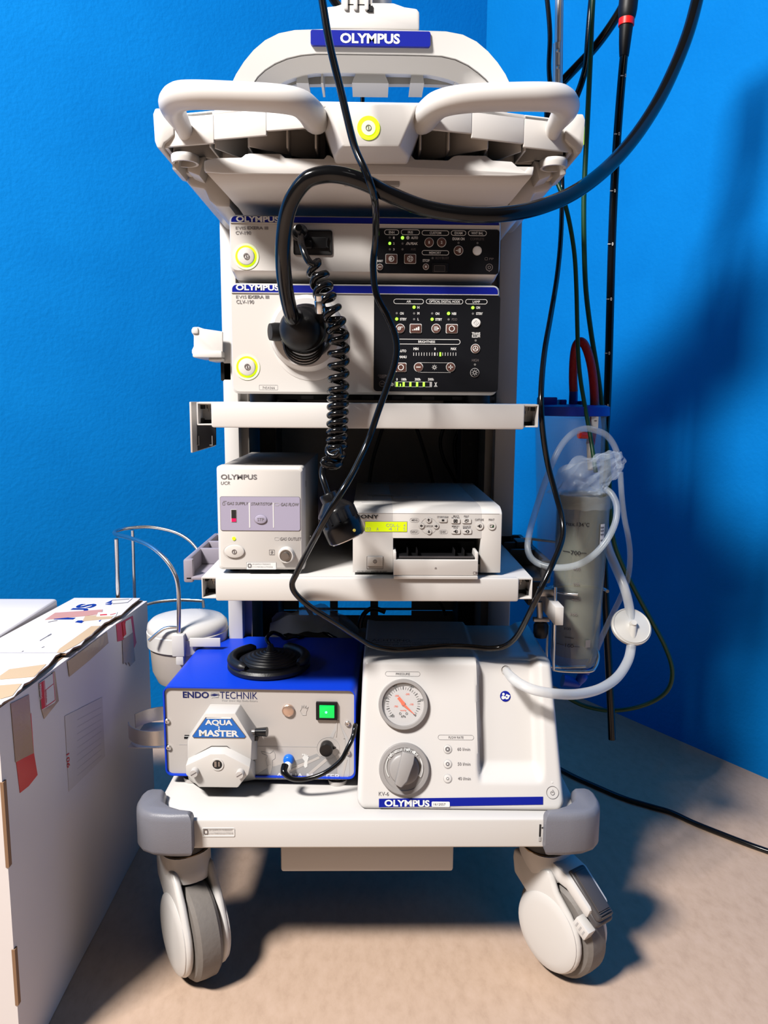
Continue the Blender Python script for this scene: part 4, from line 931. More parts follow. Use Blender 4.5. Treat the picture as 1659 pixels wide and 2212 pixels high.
fa.shape(mb, [(728, 1684), (731, 1660), (742, 1630), (742, 1600), (735, 1575), (729, 1554), (736, 1565), (752, 1596), (755, 1615), (755, 1675), (748, 1684)], YP-.0003, YP+.001)
fa.shape(mb, [(727, 1556), (724, 1570), (712, 1592), (720, 1594), (727, 1575)], YP-.0003, YP+.001)
mb.m('panel_silver')
for q in ((620, 1668, 690, 1636, 5), (664, 1676, 706, 1640, 6), (738, 1684, 748, 1640, 5), (745, 1640, 744, 1595, 3), (744, 1597, 730, 1557, 3), (728, 1558, 726, 1592, 2)): fa.line(mb, *q, YP-.0006, YP+.0005)
mb.m('print_light'); fa.line(mb, 387, 1608.5, 404, 1608.5, .9, YP-.0003, .006); fa.line(mb, 556, 1612.5, 684, 1613.5, .9, YP-.0003, .006)
key = [(564, 1624), (583, 1627), (590, 1622), (594, 1629), (594, 1638), (588, 1642), (588, 1656), (584, 1672), (581, 1672), (577, 1656), (574, 1642), (578, 1633), (566, 1628)]
for p, q in zip(key, key[1:]+key[:1]): fa.line(mb, *p, *q, .7, YP-.0006, .006)
mb.m('panel_silver'); fa.shape(mb, [(583, 1652), (588, 1654), (584, 1672), (581, 1672), (577, 1655)], YP-.0005, .006)
mb.m('print_white'); fa.shape(mb, [(656, 1632), (661, 1630), (667, 1636), (664, 1646), (664, 1656), (659, 1659), (656, 1654), (658, 1644), (653, 1638)], YP-.0007, .006)
for k in range(4): fa.disc(mb, 654+3.6*k, 1630.5-.6*k+.5*k*k, 1.7-.15*k, YP-.0007, .006, n=10)
mb.m('print_light')
hand = [(648, 1536), (651, 1531), (652, 1524), (654, 1530), (656, 1523), (658, 1530), (661, 1524), (661, 1531), (666, 1527), (662, 1537), (661, 1545), (653, 1545)]
for p, q in zip(hand, hand[1:]+hand[:1]): fa.line(mb, *p, *q, .5, YP-.0006, .006)
front = mb.build('front_panel', aq); front['label'] = 'silver front panel with grey graphics'
mb = MB('print_navy'); y = YP-.0005
fa.txt(mb, 'ENDO', 395, 1494.5, 451, 1507.5, y, .03); mb.m('print_navy'); fa.txt(mb, 'TECHNIK', 475, 1495.5, 556, 1509, y, -.003)
mb.m('graphic_grey'); fa.rect(mb, 455.5, 1495.5, 471.5, 1507, y, .006); mb.m('print_navy'); fa.shape(mb, [(454, 1501.5), (463, 1498.5), (474, 1501.2), (463, 1504)], y-.0003, .005); mb.m('print_white'); fa.line(mb, 456, 1507.2, 472, 1503.5, 1, y-.0002, .005)
mb.m('print_light'); fa.txt(mb, 'Your (new dig) Endo-future', 478, 1512, 556, 1516, y)
mb.build('maker_lettering', aq); mb = MB('print_white'); fa.txt(mb, 'AQUA-MASTER', 596, 1672, 736, 1683.5, y-.0004, .03)
mb.build('panel_lettering', aq)
# pump head
mb = MB('cream_plastic'); YB, YM, YF = 0.004, -0.030, -0.048
hexb = [(404, 1600), (404, 1684), (548, 1684), (557, 1640), (557, 1572), (520, 1521), (455, 1520), (430, 1552)]
P2 = lambda L, y_: [(lambda q: (q[0], y_, q[1]))(fa.px(x_, z_, y_)) for x_, z_ in L]
capb = [(455, 1520), (519.5, 1521), (556, 1574), (556, 1640), (405, 1640), (405, 1592)]
capf = [(443, 1541), (508, 1541), (544, 1601), (542, 1643), (405, 1640), (406, 1601)]
mb.loft([P2(capb, YB), P2(capf, YM)], bev=0.0012)
lowb = [(407, 1632), (460, 1612), (488, 1612), (552, 1645), (552, 1684), (515, 1690), (440, 1690), (407, 1684)]
lowm = [(406, 1638), (457, 1613), (490, 1613), (543, 1640), (543, 1660), (515, 1700), (433, 1700), (405, 1668)]
lowf = [(401, 1654), (455, 1629), (485, 1629), (540, 1657), (536, 1673), (513, 1701), (430, 1700), (402, 1673)]
mb.loft([P2(lowb, YB), P2(lowm, YM), P2(lowf, YF)], bev=0.001)
hd = mb.build('pump_head', aq)
mb = MB('print_dim'); fa.shape(mb, [(444, 1549.5), (501, 1551), (531.5, 1591), (528, 1595), (418, 1594), (415, 1590)], YM-.0002-.0006, YM+.002)
mb.m('sticker_blue'); fa.shape(mb, [(444.8, 1551.5), (500, 1552.2), (530, 1591), (527.5, 1593.5), (419, 1592.8), (416.5, 1590)], YM-.0012, YM)
mb.m('print_white'); fa.txt(mb, 'AQUA', 443, 1555.5, 502, 1568, YM-.0016, .04); fa.txt(mb, 'MASTER', 430, 1578, 515.5, 1590.5, YM-.0016, .04); fa.disc(mb, 473, 1571, 1.8, YM-.0016, YM); fa.disc(mb, 473, 1575.5, 1.8, YM-.0016, YM); mb.m('print_white'); fa.line(mb, 446, 1551.5, 499, 1552, 2, YM-.0015, YM)
o = mb.build('head_sticker', hd); o['label'] = 'blue trapezoid sticker'
mb = MB('dark_cavity'); fa.line(mb, 410, 1637.5, 457, 1612, 1, YM-.0004, YM); fa.line(mb, 457, 1612, 490, 1612, 1, YM-.0004, YM); fa.line(mb, 490, 1612, 508, 1626, 1, YM-.0004, YM); fa.line(mb, 508, 1626, 543, 1641, 1, YM-.0004, YM); mb.build('seam', hd)
mb = MB('white_plastic'); fa.ring(mb, 469.5, 1652, 10.5, 13.5, YF-.0012, YF+.002); mb.m('dark_cavity'); fa.disc(mb, 469.5, 1651.5, 10.8, YF-.0006, YF+.002); mb.m('zinc'); fa.rect(mb, 463, 1645, 467.5, 1657, YF-.001, YF); fa.rect(mb, 471.5, 1646, 474.5, 1656, YF-.0012, YF); mb.build('shaft_hole', hd)
for cx, cy in ((418, 1672), (517, 1675)):
    mb = MB('off_white'); q = fa.px(cx, cy, YF-.010); k = .0062
    mb.lathe([(k, 0), (k, .0085), (k*.9, .0098), (0, .0098)], (q[0], YF, q[1]), (0, -1, 0), 24); mb.m('print_dim'); fa.line(mb, cx-6, cy+3.5, cx+6, cy-3.5, 1.6, YF-.0101, YF-.009); mb.build('head_screw', hd)
mb = MB('steel'); l0 = fa.px(536, 1581, -.012); l1 = fa.px(552, 1581, -.012); mb.cyl((l0[0], -.012, l0[1]), (l1[0], -.012, l1[1]), .0035)
mb.m('plug_black'); l2 = fa.px(577, 1581, -.014); mb.cyl((l1[0], -.012, l1[1]), (l2[0], -.014, l2[1]), .0058, .0074, 20); q = fa.px(553, 1592, -.006); mb.box(q[0]-.003, q[0]+.004, -.012, .004, q[1]-.004, q[1]+.004, .0005)
mb.build('release_lever', hd)
mb = MB('plug_black'); q = fa.px(403, 1592, -.005); mb.cyl((q[0]-.003, -.005, q[1]), (q[0]+.006, -.005, q[1]), .0034, seg=10); mb.build('lever_pin', hd)
# controls
mb = MB('button_copper'); q = fa.px(623, 1534, YP); mb.lathe([(.0098, 0), (.0098, .003), (.0085, .0042), (.0082, .0036), (.0078, .0038), (0, .0042)], (q[0], YP, q[1]), (0, -1, 0), 32); mb.build('push_button', aq)
mb = MB('matte_black'); fa.rect(mb, 682.5, 1518.5, 728.5, 1555.5, -.001, .006, .001, .0006); mb.m('switch_green'); fa.rect(mb, 690, 1525, 722, 1551, -.0032, .004, .0005, .0012); mb.m('switch_glow'); fa.disc(mb, 704.5, 1539, 2.6, -.0036, -.002, n=16)
o = mb.build('power_switch', aq); o['label'] = 'black rocker switch lit green'
mb = MB('print_light'); fa.ring(mb, 709, 1616, 24, 24.8, YP-.0003, .006); mb.m('plug_black'); q = fa.px(705, 1615, YP); mb.lathe([(.0105, 0), (.0105, .014), (.0098, .0155), (0, .0155)], (q[0]+.001, YP, q[1]+.002), (0, -1, 0), 32)
fa.shape(mb, [(717, 1611), (726, 1616.5), (718, 1620)], -.004, .0); mb.build('speed_knob', aq)
mb = MB('socket_blue'); q = fa.px(624, 1641, YP); mb.lathe([(.0085, 0), (.0082, .006), (.0065, .009), (.005, .0098), (0, .0098)], (q[0], YP, q[1]+.001), (0, -1, .1), 28)
mb.m('print_white'); mb.lathe([(.0066, .004), (.006, .016), (.0045, .017), (0, .017)], (q[0], YP, q[1]-.001), (-.05, -1, -.45), 24)
o = mb.build('pedal_socket', aq); o['label'] = 'blue and white plug socket'
for cx, cy in ((361.5, 1557), (365, 1614), (751, 1562), (752, 1625)):
    mb = MB('steel'); q = fa.px(cx, cy, YP); mb.lathe([(.0042, 0), (.0042, .0028), (.0032, .0036), (.0018, .0036), (.0018, .002), (0, .002)], (q[0], YP, q[1]), (0, -1, 0), 18); mb.build('screw', aq)
for fx in (.034, aw-.030):
    for fy in (.02, .24):
        mb = MB('black_rubber'); mb.cyl((fx, fy, .001), (fx, fy, -.009), .0125, .0115); mb.m('off_white'); mb.cyl((fx, fy, -.009), (fx, fy, -.0152), .0155, .0150); mb.build('foot', aq)
# control cable of the foot pedal, plugged into the pump and up to the pedal on top
PZ = 0.2955+ah
pc = Vector((-0.166, 0.134, PZ+.0004))
pd = thing('foot_pedal', 'round black foot pedal lying on top of the blue pump, with its cable', 'foot pedal', pc)
mb = MB('black_rubber'); mb.lathe([(0, 0), (.066, 0), (.069, .003), (.069, .008), (.066, .012), (.055, .0125), (0, .0125)], seg=56); 
pts = [(.061*math.cos(R(a_)), .061*math.sin(R(a_)), .016) for a_ in range(120, 245, 8)]; mb.tube(pts, [.004]+[.0085]*(len(pts)-2)+[.004], 12, 2)
pts = [(.061*math.cos(R(a_)), .061*math.sin(R(a_)), .016) for a_ in range(72, -35, -8)]; mb.tube(pts, [.004]+[.0085]*(len(pts)-2)+[.004], 12, 2)
mb.build('pedal_base', pd)
mb = MB('matte_black'); pr_ = [(0.050, .012)]
for k in range(7): r_ = .048-.006*k; z_ = .016+.0032*k-.0002*k*k; pr_ += [(r_, z_), (r_-.0015, z_+.0018), (r_-.0045, z_+.0018)]
pr_ += [(0.004, .040), (0, .040)]
mb.lathe([(.052, .0125), (.052, .015)]+pr_[1:], (0.003, -.002, 0), seg=56); mb.build('pedal_button', pd)
mb = MB('cable_black'); L = [(612, 1392, .215), (598, 1375, .22), (592, 1366, .225), (580, 1370, .23), (573, 1385, .23)]
q = [at(586, 1398, .205), at(576, 1380, .218), at(588, 1367, .235), at(606, 1372, .255), at(616, 1385, .272), at(640, 1387, .285), at(720, 1388, .295), at(765, 1398, .295)]
q = [Vector((p.x, p.y, max(p.z, PZ+.006))) for p in q[:6]]+[Vector((-.10, .318, .43)), Vector((-.03, .322, .40)), Vector((-.0165, .26, .37)), Vector((-.0155, .15, .352)), Vector((-.0155, .07, .352))]
qq = [at(768, 1566, .03), at(763, 1590, .015), at(752, 1614, .005), at(735, 1644, -.002), at(700, 1670, -.006), at(660, 1683, -.008), at(630, 1682, -.008), at(614, 1668, -.002), at(616, 1653, .008)]
mb.tube([p-pc for p in q], .0037, 10, 6)
mb.tube([p-pc for p in [q[-1]]+qq], [.0037]*8+[.0052, .0056], 12, 6)
mb.build('cable', pd)
# ---------------------------------------------------------------- suction pump
PB = Vector((-0.0135, -0.034, 0.2815)); lean = math.atan2(.075, .222)
fk = Fr(PB, R(-1.4), -lean)
kv = thing('suction_pump', 'white suction pump with pressure gauge and grey dial, right on the trolley base', 'suction pump', PB, R(-1.4))
pa, pb_, pt = fk.px(770, 1745), fk.px(1222, 1745), fk.px(785, 1410)
W0, HH = pb_[0]-pa[0], pt[1]+.004
S0 = pa[1]-.003
def halfx(s):           # left and right edge of the front at slope height s
    t = (s-S0)/(HH-S0)
    l, r_ = pa[0]+(fk.px(785, 1420)[0]-pa[0])*t, pb_[0]+(fk.px(1190, 1420)[0]-pb_[0])*t
    rb, rt = .018, .016
    d = 0
    if s-S0 < rb: u_ = rb-(s-S0); d = rb-math.sqrt(max(rb*rb-u_*u_, 0))
    if HH-s < rt: u_ = rt-(HH-s); d = rt-math.sqrt(max(rt*rt-u_*u_, 0))
    return l+d, r_-d
def sm(t): t = max(0, min(1, t)); return t*t*(3-2*t)
rx0, rz0 = fk.px(1036, 1690); rx1 = fk.px(1170, 1690)[0]; rtx = fk.px(1160, 1420)[0]
def dep(x, s):
    t = (s-S0)/(HH-S0); R1 = rx1+(rtx-rx1)*max(0, (s-rz0)/(HH-rz0))
    a_ = sm((x-rx0+.003)/.007)*sm((R1+.006-x)/.014)*sm((s-rz0+.004)/.034)
    rec = .022*a_
    c1, c2 = halfx(s); e = min(x-c1, c2-x, s-S0, HH-s)
    rnd = .008*(1-math.sqrt(max(0, 1-(1-min(e/.008, 1))**2)))
    top = .05*max(0, (s-(HH-.022))/.022)**2.2
    return rec+rnd+top
NS, NX = 72, 110
ss = [S0+(HH-S0)*(0.5-0.5*math.cos(math.pi*(0.12+0.88*k/NS)) - (0.5-0.5*math.cos(math.pi*0.12)))/(1-(0.5-0.5*math.cos(math.pi*0.12))) for k in range(NS+1)]
ss = [S0+(HH-S0)*k/NS for k in range(NS+1)]
bmg = bmesh.new(); G = []
from bisect import bisect
us = sorted(set([k/NX for k in range(NX+1)]))
for s in ss:
    l, r_ = halfx(s); row = []
    for u_ in us:
        x = l+(r_-l)*u_; row.append((x, dep(x, s), s))
    G.append(row)
Lt = Matrix.Rotation(-lean, 4, 'X')
GV = [[bmg.verts.new(Lt @ Vector(p)) for p in row] for row in G]
for i in range(NS):
    for j in range(NX): bmg.faces.new((GV[i][j], GV[i][j+1], GV[i+1][j+1], GV[i+1][j]))
loop = [GV[0][j] for j in range(NX+1)]+[GV[i][NX] for i in range(1, NS+1)]+[GV[NS][j] for j in range(NX-1, -1, -1)]+[GV[i][0] for i in range(NS-1, 0, -1)]
back = [bmg.verts.new((v.co.x, .30, max(v.co.z, .004))) for v in loop]
for i in range(len(loop)): bmg.faces.new((loop[i], loop[(i+1) % len(loop)], back[(i+1) % len(loop)], back[i]))
bmg.faces.new(back)
bmesh.ops.recalc_face_normals(bmg, faces=bmg.faces)
mb = MB('pump_white'); mb.join(bmg); kb = mb.build('housing', kv, weld=True, ang=50)
ztop = (Lt @ Vector((0, .05, HH))).z
def tl(fr, name, parent, mb, label=None):
    o = mb.build(name, parent)
    if label: o['label'] = label
    return o
YK = -.0006
mb = MB('print_grey')
def kpill(t, x0_, y0, x1_, y1, a_, b_): fk.outline(mb, x0_, y0, x1_, y1, .0, .0004, .02); fk.txt(mb, t, a_, y0+2.6, b_, y1-2.6, YK)
kpill('PRESSURE', 832, 1451, 907.5, 1460.5, 855, 885); kpill('FLOW RATE', 946, 1588, 1023.5, 1598, 969, 1001)
for k, (t, cy) in enumerate((('60 l/min', 1618.5), ('50 l/min', 1650.5), ('40 l/min', 1682))): fk.txt(mb, t, 988+k*.6, cy-3.4, 1015.5+k*.6, cy+3.2, YK, 0)
fk.txt(mb, 'KV-6', 818, 1710.5, 840, 1719, YK, .004)
fk.ring(mb, 1193.5, 1712, 12.6, 13.4, 0, YK); fk.ring(mb, 1193.5, 1713, 3.6, 4.5, 0, YK); mb.m('pump_white'); fk.rect(mb, 1191.8, 1706, 1195.2, 1711, YK-.0002, .0); mb.m('print_grey'); fk.line(mb, 1193.5, 1706, 1193.5, 1712, 1, YK-.0004, 0)
mb.m('print_white'); fk.disc(mb, 1193, 1690, 1.6, YK, 0)
tl(fk, 'panel_lettering', kv, mb)
for k, cy in enumerate((1618.5, 1650.5, 1682)):
    mb = MB('print_light'); fk.ring(mb, 967, cy, 8.6, 9.4, .0, YK); mb.m('pump_white'); fk.disc(mb, 967, cy, 8.4, -.0012, .002, .0004); mb.m('print_grey'); fk.disc(mb, 967, cy, 5.2-1.1*k, -.0015, 0); mb.m('print_white'); fk.disc(mb, 967, cy, 1.7, -.0018, 0, n=12); tl(fk, 'flow_button', kv, mb)
mb = MB('label_blue'); fk.shape(mb, [(818.5, 1725.5), (1173, 1721), (1173, 1738), (818.5, 1744)], -.0008, .002); mb.m('print_white'); fk.txt(mb, 'OLYMPUS', 830.5, 1728.5, 928, 1742, -.0012, .035); fk.rect(mb, 932.5, 1732, 971.5, 1743, -.0012, 0, .0015); mb.m('print_black'); fk.txt(mb, '1612057', 937, 1735, 962, 1740, -.0016, sp=1.2)
tl(fk, 'name_strip', kv, mb, 'blue strip with white lettering')
# gauge
q = fk.px(871, 1521); k = fk.px(871+53.5, 1521)[0]-q[0]; GO = (q[0], 0, q[1])
mb = MB('zinc'); mb.m('pump_grey'); mb.lathe([(k, -.001), (k, .006), (k*.97, .0085), (k*.86, .0085), (k*.83, .0055), (k*.83, .0015)], GO, (0, -1, 0), 56, T=Lt, caps=False)
g = tl(fk, 'pressure_gauge', kv, mb, 'round pressure gauge with grey bezel')
mb = MB('gauge_face'); mb.lathe([(k*.835, .0016), (0, .0016)], GO, (0, -1, 0), 48, T=Lt, caps=False)
YG = -.002
mb.m('print_black')
for i in range(31):
    a_ = R(225-270*i/30-0); big = i % 6 == 0; r1 = 38 if i % 3 == 0 else 36.5; r0 = 31
    cx, cy = 871, 1520.5; w = 1.9 if i % 3 == 0 else .8
    fk.line(mb, cx+r0*math.cos(a_), cy-r0*math.sin(a_), cx+r1*math.cos(a_), cy-r1*math.sin(a_), w, YG, -.0012)
for t, x_, y_, w in (('-100', 846, 1547, 6.2), ('-80', 834.5, 1508, 5), ('-60', 853, 1482.5, 5), ('-40', 889, 1483.5, 5), ('-20', 909, 1512, 5), ('0', 897.5, 1545, 1.6), ('kPa', 871.5, 1547.5, 5)): fk.txt(mb, t, x_-w, y_-2.6, x_+w, y_+2.6, YG, .02)
fk.ring(mb, 864.5, 1541.5, 1.6, 2.6, YG, -.0012); fk.ring(mb, 878.5, 1541.5, 1.6, 2.6, YG, -.0012)
mb.m('needle_orange')
for t, x_, y_, w in (('mmHg', 871, 1535, 6.5), ('-700', 855, 1526, 4.5), ('-500', 857, 1503, 4.5), ('-300', 880, 1499.5, 4.5), ('-100', 888.5, 1521.5, 4.5)): fk.txt(mb, t, x_-w, y_-2, x_+w, y_+2, YG, .01)
tl(fk, 'gauge_dial', g, mb)
mb = MB('needle_orange'); fk.shape(mb, [(858, 1509), (863, 1504.5), (872, 1515), (876, 1522), (897, 1544.5), (893, 1542), (871, 1525), (866, 1519)], -.0036, -.003); fk.disc(mb, 870.5, 1519.5, 4.4, -.0044, -.0018); tl(fk, 'needle', g, mb, 'orange needle')
mb = MB('glass_pane'); mb.lathe([(k*.84, .0058), (0, .0058)], GO, (0, -1, 0), 40, T=Lt, caps=False); tl(fk, 'gauge_glass', g, mb)
# dial
q = fk.px(873, 1660); k = fk.px(873+54.5, 1660)[0]-q[0]; GO = (q[0], 0, q[1])
mb = MB('pump_grey'); mb.lathe([(k, -.001), (k, .005), (k*.96, .0078), (k*.82, .0082), (k*.80, .0072), (k*.60, .0072), (k*.57, .011), (k*.50, .0125), (0, .0125)], GO, (0, -1, 0), 56, T=Lt)
mb.m('print_white'); cx, cy = 873, 1657
for i in range(18):
    a_, b2 = R(152+60*i/18), R(152+60*(i+1)/18)
    for sgn in (1, -1): fk.line(mb, cx+sgn*39*math.cos(a_) if sgn > 0 else cx+39*math.cos(R(28)-(a_-R(152))), cy-39*math.sin(a_) if sgn > 0 else cy-39*math.sin(R(28)-(a_-R(152))), cx+39*math.cos(b2) if sgn > 0 else cx+39*math.cos(R(28)-(b2-R(152))), cy-39*math.sin(b2) if sgn > 0 else cy-39*math.sin(R(28)-(b2-R(152))), 1.5+(i*.35 if sgn < 0 else 0), -.0086, -.007)
def on_arc(st, a0, a1, rad):
    n = len(st)
    for i, ch in enumerate(st):
        if ch == ' ': continue
        a_ = R(a0+(a1-a0)*(i+.5)/n); X, Z = fk.px(cx+rad*math.cos(a_), cy-rad*math.sin(a_), -.0088)
        M_ = Lt @ Matrix.Translation((X, 0, Z)) @ Matrix.Rotation(-(a_-math.pi/2), 4, 'Y')
        mb.text(ch, -.0016, .0016, -.0018, .0018+(.0008 if ch in 'hlg' else 0), -.0088, .01, T=M_)
on_arc('high vacuum', 148, 97, 38); on_arc('high flow', 88, 42, 38)
d_ = tl(fk, 'flow_dial', kv, mb, 'grey rotary dial')
mb = MB('pump_grey'); z_ = -.0125
P3 = lambda L, y_: [(lambda q: (q[0], y_, q[1]))(fk.px(x_, zz, y_)) for x_, zz in L]
mb.loft([P3([(868, 1622), (896, 1630), (893, 1650), (880, 1690), (868, 1702), (852, 1694), (854, 1680)], z_+.002), P3([(870, 1624), (896, 1631), (893, 1650), (879, 1688), (866, 1702), (854, 1695), (862, 1660)], z_-.017)], bev=.0014, T=Lt)
tl(fk, 'dial_grip', d_, mb)
# sticker, port, top notice, base rim
YR = .0218
mb = MB('label_blue'); fk.disc(mb, 1091.5, 1504, 11.3, YR-.0006, YR+.002, n=36); mb.m('print_white'); fk.disc(mb, 1087.5, 1499.5, 2.8, YR-.001, YR); fk.shape(mb, [(1084, 1503), (1090, 1503.5), (1092, 1509), (1086, 1511), (1083, 1508)], YR-.001, YR); fk.shape(mb, [(1091, 1506), (1094, 1499), (1102, 1502.5), (1098, 1510), (1093, 1511)], YR-.001, YR); mb.m('label_blue'); fk.disc(mb, 1094.5, 1505, 1.6, YR-.0013, YR, n=10)
tl(fk, 'manual_sticker', kv, mb, 'round blue read the manual sticker')
mb = MB('off_white'); q = fk.px(1092, 1447, YR); GO = (q[0], YR, q[1]); mb.lathe([(.0075, .000), (.0075, .001), (.0066, .0012), (.0066, .0)], GO, (0, -1, 0), 28, T=Lt, caps=False); mb.lathe([(.0055, 0), (.0050, .008), (0, .008)], GO, (0.1, -1, -.25), 20, T=Lt); tl(fk, 'hose_port', kv, mb)
mb = MB('pump_grey'); yy = (Lt @ Vector((0, .052, HH))).y
nz = ztop+.0003; nx0, nx1 = .012, .150
mb.m('print_grey')
def ttx(st, x0_, x1_, y0, y1): mb.text(st, x0_, x1_, y0, y1, 0, .01, fn=lambda X, Z: (X, Z, nz))
ny = yy+.014
mb.box(nx0, nx1, ny+.046, ny+.0464, nz-.0002, nz); mb.box(nx0, nx0+.0004, ny-.01, ny+.0464, nz-.0002, nz); mb.box(nx1-.0004, nx1, ny-.01, ny+.0464, nz-.0002, nz)
ttx('ACHTUNG.', nx0+.004, nx0+.072, ny+.031, ny+.043); ttx('Lagesicherung und Transportsicherungs', nx0+.004, nx1-.004, ny+.022, ny+.028); ttx('schrauben vor Inbetriebnahme aus dem', nx0+.004, nx1-.008, ny+.013, ny+.019); ttx('entfernen. Transport', nx0+.004, nx0+.07, ny+.004, ny+.010)
tl(fk, 'warning_label', kv, mb)
for fx in (pa[0]+.03, pb_[0]-.03):
    for fy in (.03, .27): mb = MB('matte_black'); mb.cyl((fx, fy, .006), (fx, fy, -.0012), .010); mb.build('foot', kv)
# ---------------------------------------------------------------- cardboard boxes on the left
XB = -0.455
def zt_(y): return 0.4995-0.0484*y
def top_at(px, py, dz=0.008):
    d = _f + _r*((px-CX)/FPX) - _u*((py-CY)/FPX)
    t = (0.4995+dz-0.0484*CAM.y-CAM.z)/(d.z+0.0484*d.y); return CAM+d*t
BX = Vector((-0.525, .11, 0))
box = thing('cardboard_box', 'tall white cardboard box with brown packing tape along its open edge, beside the trolley', 'box', BX)
def bb(mb, name, parent=None, label=None):
    o = mb.build(name, parent or box, off=BX)
    if label: o['label'] = label
    return o
ya, yb2, xl = -0.205, 0.432, -0.600
mb = MB('box_white')
H = lambda x, y, dz=0: (x, y, zt_(y)+dz)
ys = [ya+(yb2-ya)*k/12 for k in range(13)]
mb.loft([[(xl, y, 0.002), (XB+.0004*math.sin(k*1.3), y, 0.002), (XB+.0005*math.sin(k*1.9+1), y, .25), (XB+.0002*math.sin(k), y, zt_(y)), (XB-.010, y, zt_(y)), (xl, y, zt_(y)-.002)] for k, y in enumerate(ys)])
bo = bb(mb, 'carton')
mb = MB('box_brown'); mb.loft([[(xl+.01, y, zt_(y)-.001), (XB-.009, y, zt_(y)-.001), (XB-.009, y, zt_(y)+.0012), (xl+.01, y, zt_(y)+.0012)] for y in ys]); 
for z0, z1, w in ((.30, .415, .007), (.105, .185, .006)):
    mb.box(XB-.002, XB+.0022, ya-.0012, ya+w, z0, z1)
bb(mb, 'torn_edge', None, 'brown torn corrugated edges')
edge = [(303, 1292), (297, 1297), (285, 1306), (272, 1318), (262, 1328), (248, 1333), (236, 1341), (226, 1345), (214, 1356), (205, 1364), (198, 1372), (184, 1381), (175, 1393), (158, 1399), (150, 1407), (143, 1411), (132, 1410), (120, 1416), (112, 1427), (104, 1437), (95, 1444), (84, 1453), (76, 1463), (64, 1472), (52, 1477), (46, 1488), (38, 1494), (30, 1505), (18, 1511), (8, 1516), (0, 1523), (-14, 1534)]
E_ = [top_at(x, y) for x, y in edge]; E_[-1].y = max(E_[-1].y, ya)
mb = MB('box_white')
L_ = [Vector((xl, p.y, 0)) for p in E_]
for dz0, dz1, m_ in ((.0075, .0082, 'box_white'), (.0048, .0075, 'box_brown')):
    mb.m(m_)
    mb.loft([[(l.x, l.y, zt_(l.y)+dz0), (p.x-(0 if m_ == 'box_white' else .0005), p.y, zt_(p.y)+dz0), (p.x-(0 if m_ == 'box_white' else .0005), p.y, zt_(p.y)+dz1), (l.x, l.y, zt_(l.y)+dz1)] for l, p in zip(L_, E_)])
flap = bb(mb, 'top_flap')
def topic(mb, pts, th=.0004, dz=.0084):
    q = [top_at(x, y, dz) for x, y in pts]; q = [Vector((max(p.x, xl+.001), p.y, p.z)) for p in q]
    mb.loft([q, [p+Vector((0, 0, th)) for p in q]])
def tline(mb, x0, y0, x1, y1, w, dz=.0084):
    dx, dy = x1-x0, y1-y0; L = math.hypot(dx, dy); nx, ny = -dy/L*w/2, dx/L*w/2
    topic(mb, [(x0+nx, y0+ny), (x1+nx, y1+ny), (x1-nx, y1-ny), (x0-nx, y0-ny)], .0002, dz)
for m_, pts in (('tape_pink', [(119, 1324), (222, 1317), (220, 1326), (190, 1330), (97, 1339)]), ('tape_tan', [(184, 1331), (246, 1327), (241, 1336), (178, 1342)]), ('tape_tan', [(197, 1353), (217, 1352), (196, 1372), (168, 1392), (136, 1409), (123, 1410), (128, 1402)]), ('tape_tan', [(20, 1446), (100, 1435), (74, 1462), (0, 1468), (0, 1460)]), ('tape_tan', [(-12, 1482), (47, 1477), (27, 1503), (2, 1510), (-12, 1510)])):
    mb = MB(m_); topic(mb, pts); bb(mb, 'tape', flap, 'pinkish tape strip' if m_ == 'tape_pink' else 'tan paper tape strip')
mb = MB('print_white'); topic(mb, [(212, 1323), (254, 1322), (250, 1331), (208, 1332)], .0003, .0088); mb.m('print_red'); tline(mb, 216, 1328.5, 231, 1327.5, 2.2, .0093); tline(mb, 238, 1328, 250, 1325, 1, .0093); bb(mb, 'shipping_label', flap)
mb = MB('label_blue')
def tf(X, Z): return (-.592+.0-Z*1.0+.075, X, zt_(X)+.0086)
mb.text('PUS', .235, .365, 0, .036, 0, .03, fn=lambda X, Z: (-.530-Z, X, zt_(X)+.0087))
topic(mb, [(162, 1344), (168, 1340.5), (184, 1340), (180, 1343), (176, 1346)], .0002); topic(mb, [(227, 1303.5), (243, 1296), (240, 1302)], .0002); topic(mb, [(227, 1306), (243, 1301.5), (240, 1306.5)], .0002); topic(mb, [(213, 1341), (219, 1339), (215, 1343)], .0002)
mb.m('print_grey'); tline(mb, 243, 1296.5, 279, 1294.2, 1); tline(mb, 243, 1304.5, 275, 1301.5, 1); tline(mb, 286, 1293, 275, 1302, 1); tline(mb, 86, 1384, 103, 1374, 1.3); tline(mb, 103, 1374, 111, 1369.5, 2.2); tline(mb, 104, 1344, 124, 1340, 1); tline(mb, 90, 1399, 96, 1397, 1); tline(mb, 47, 1408, 51, 1406, 1)
bb(mb, 'lettering', flap, 'blue printed lettering')
def face_poly(mb, pts, t0=.0006, t1=.0010):
    q = [atx(x, y, XB) for x, y in pts]
    mb.loft([[(XB+t0, p.y, min(p.z, zt_(p.y)+.004)) for p in q], [(XB+t1, p.y, min(p.z, zt_(p.y)+.004)) for p in q]])
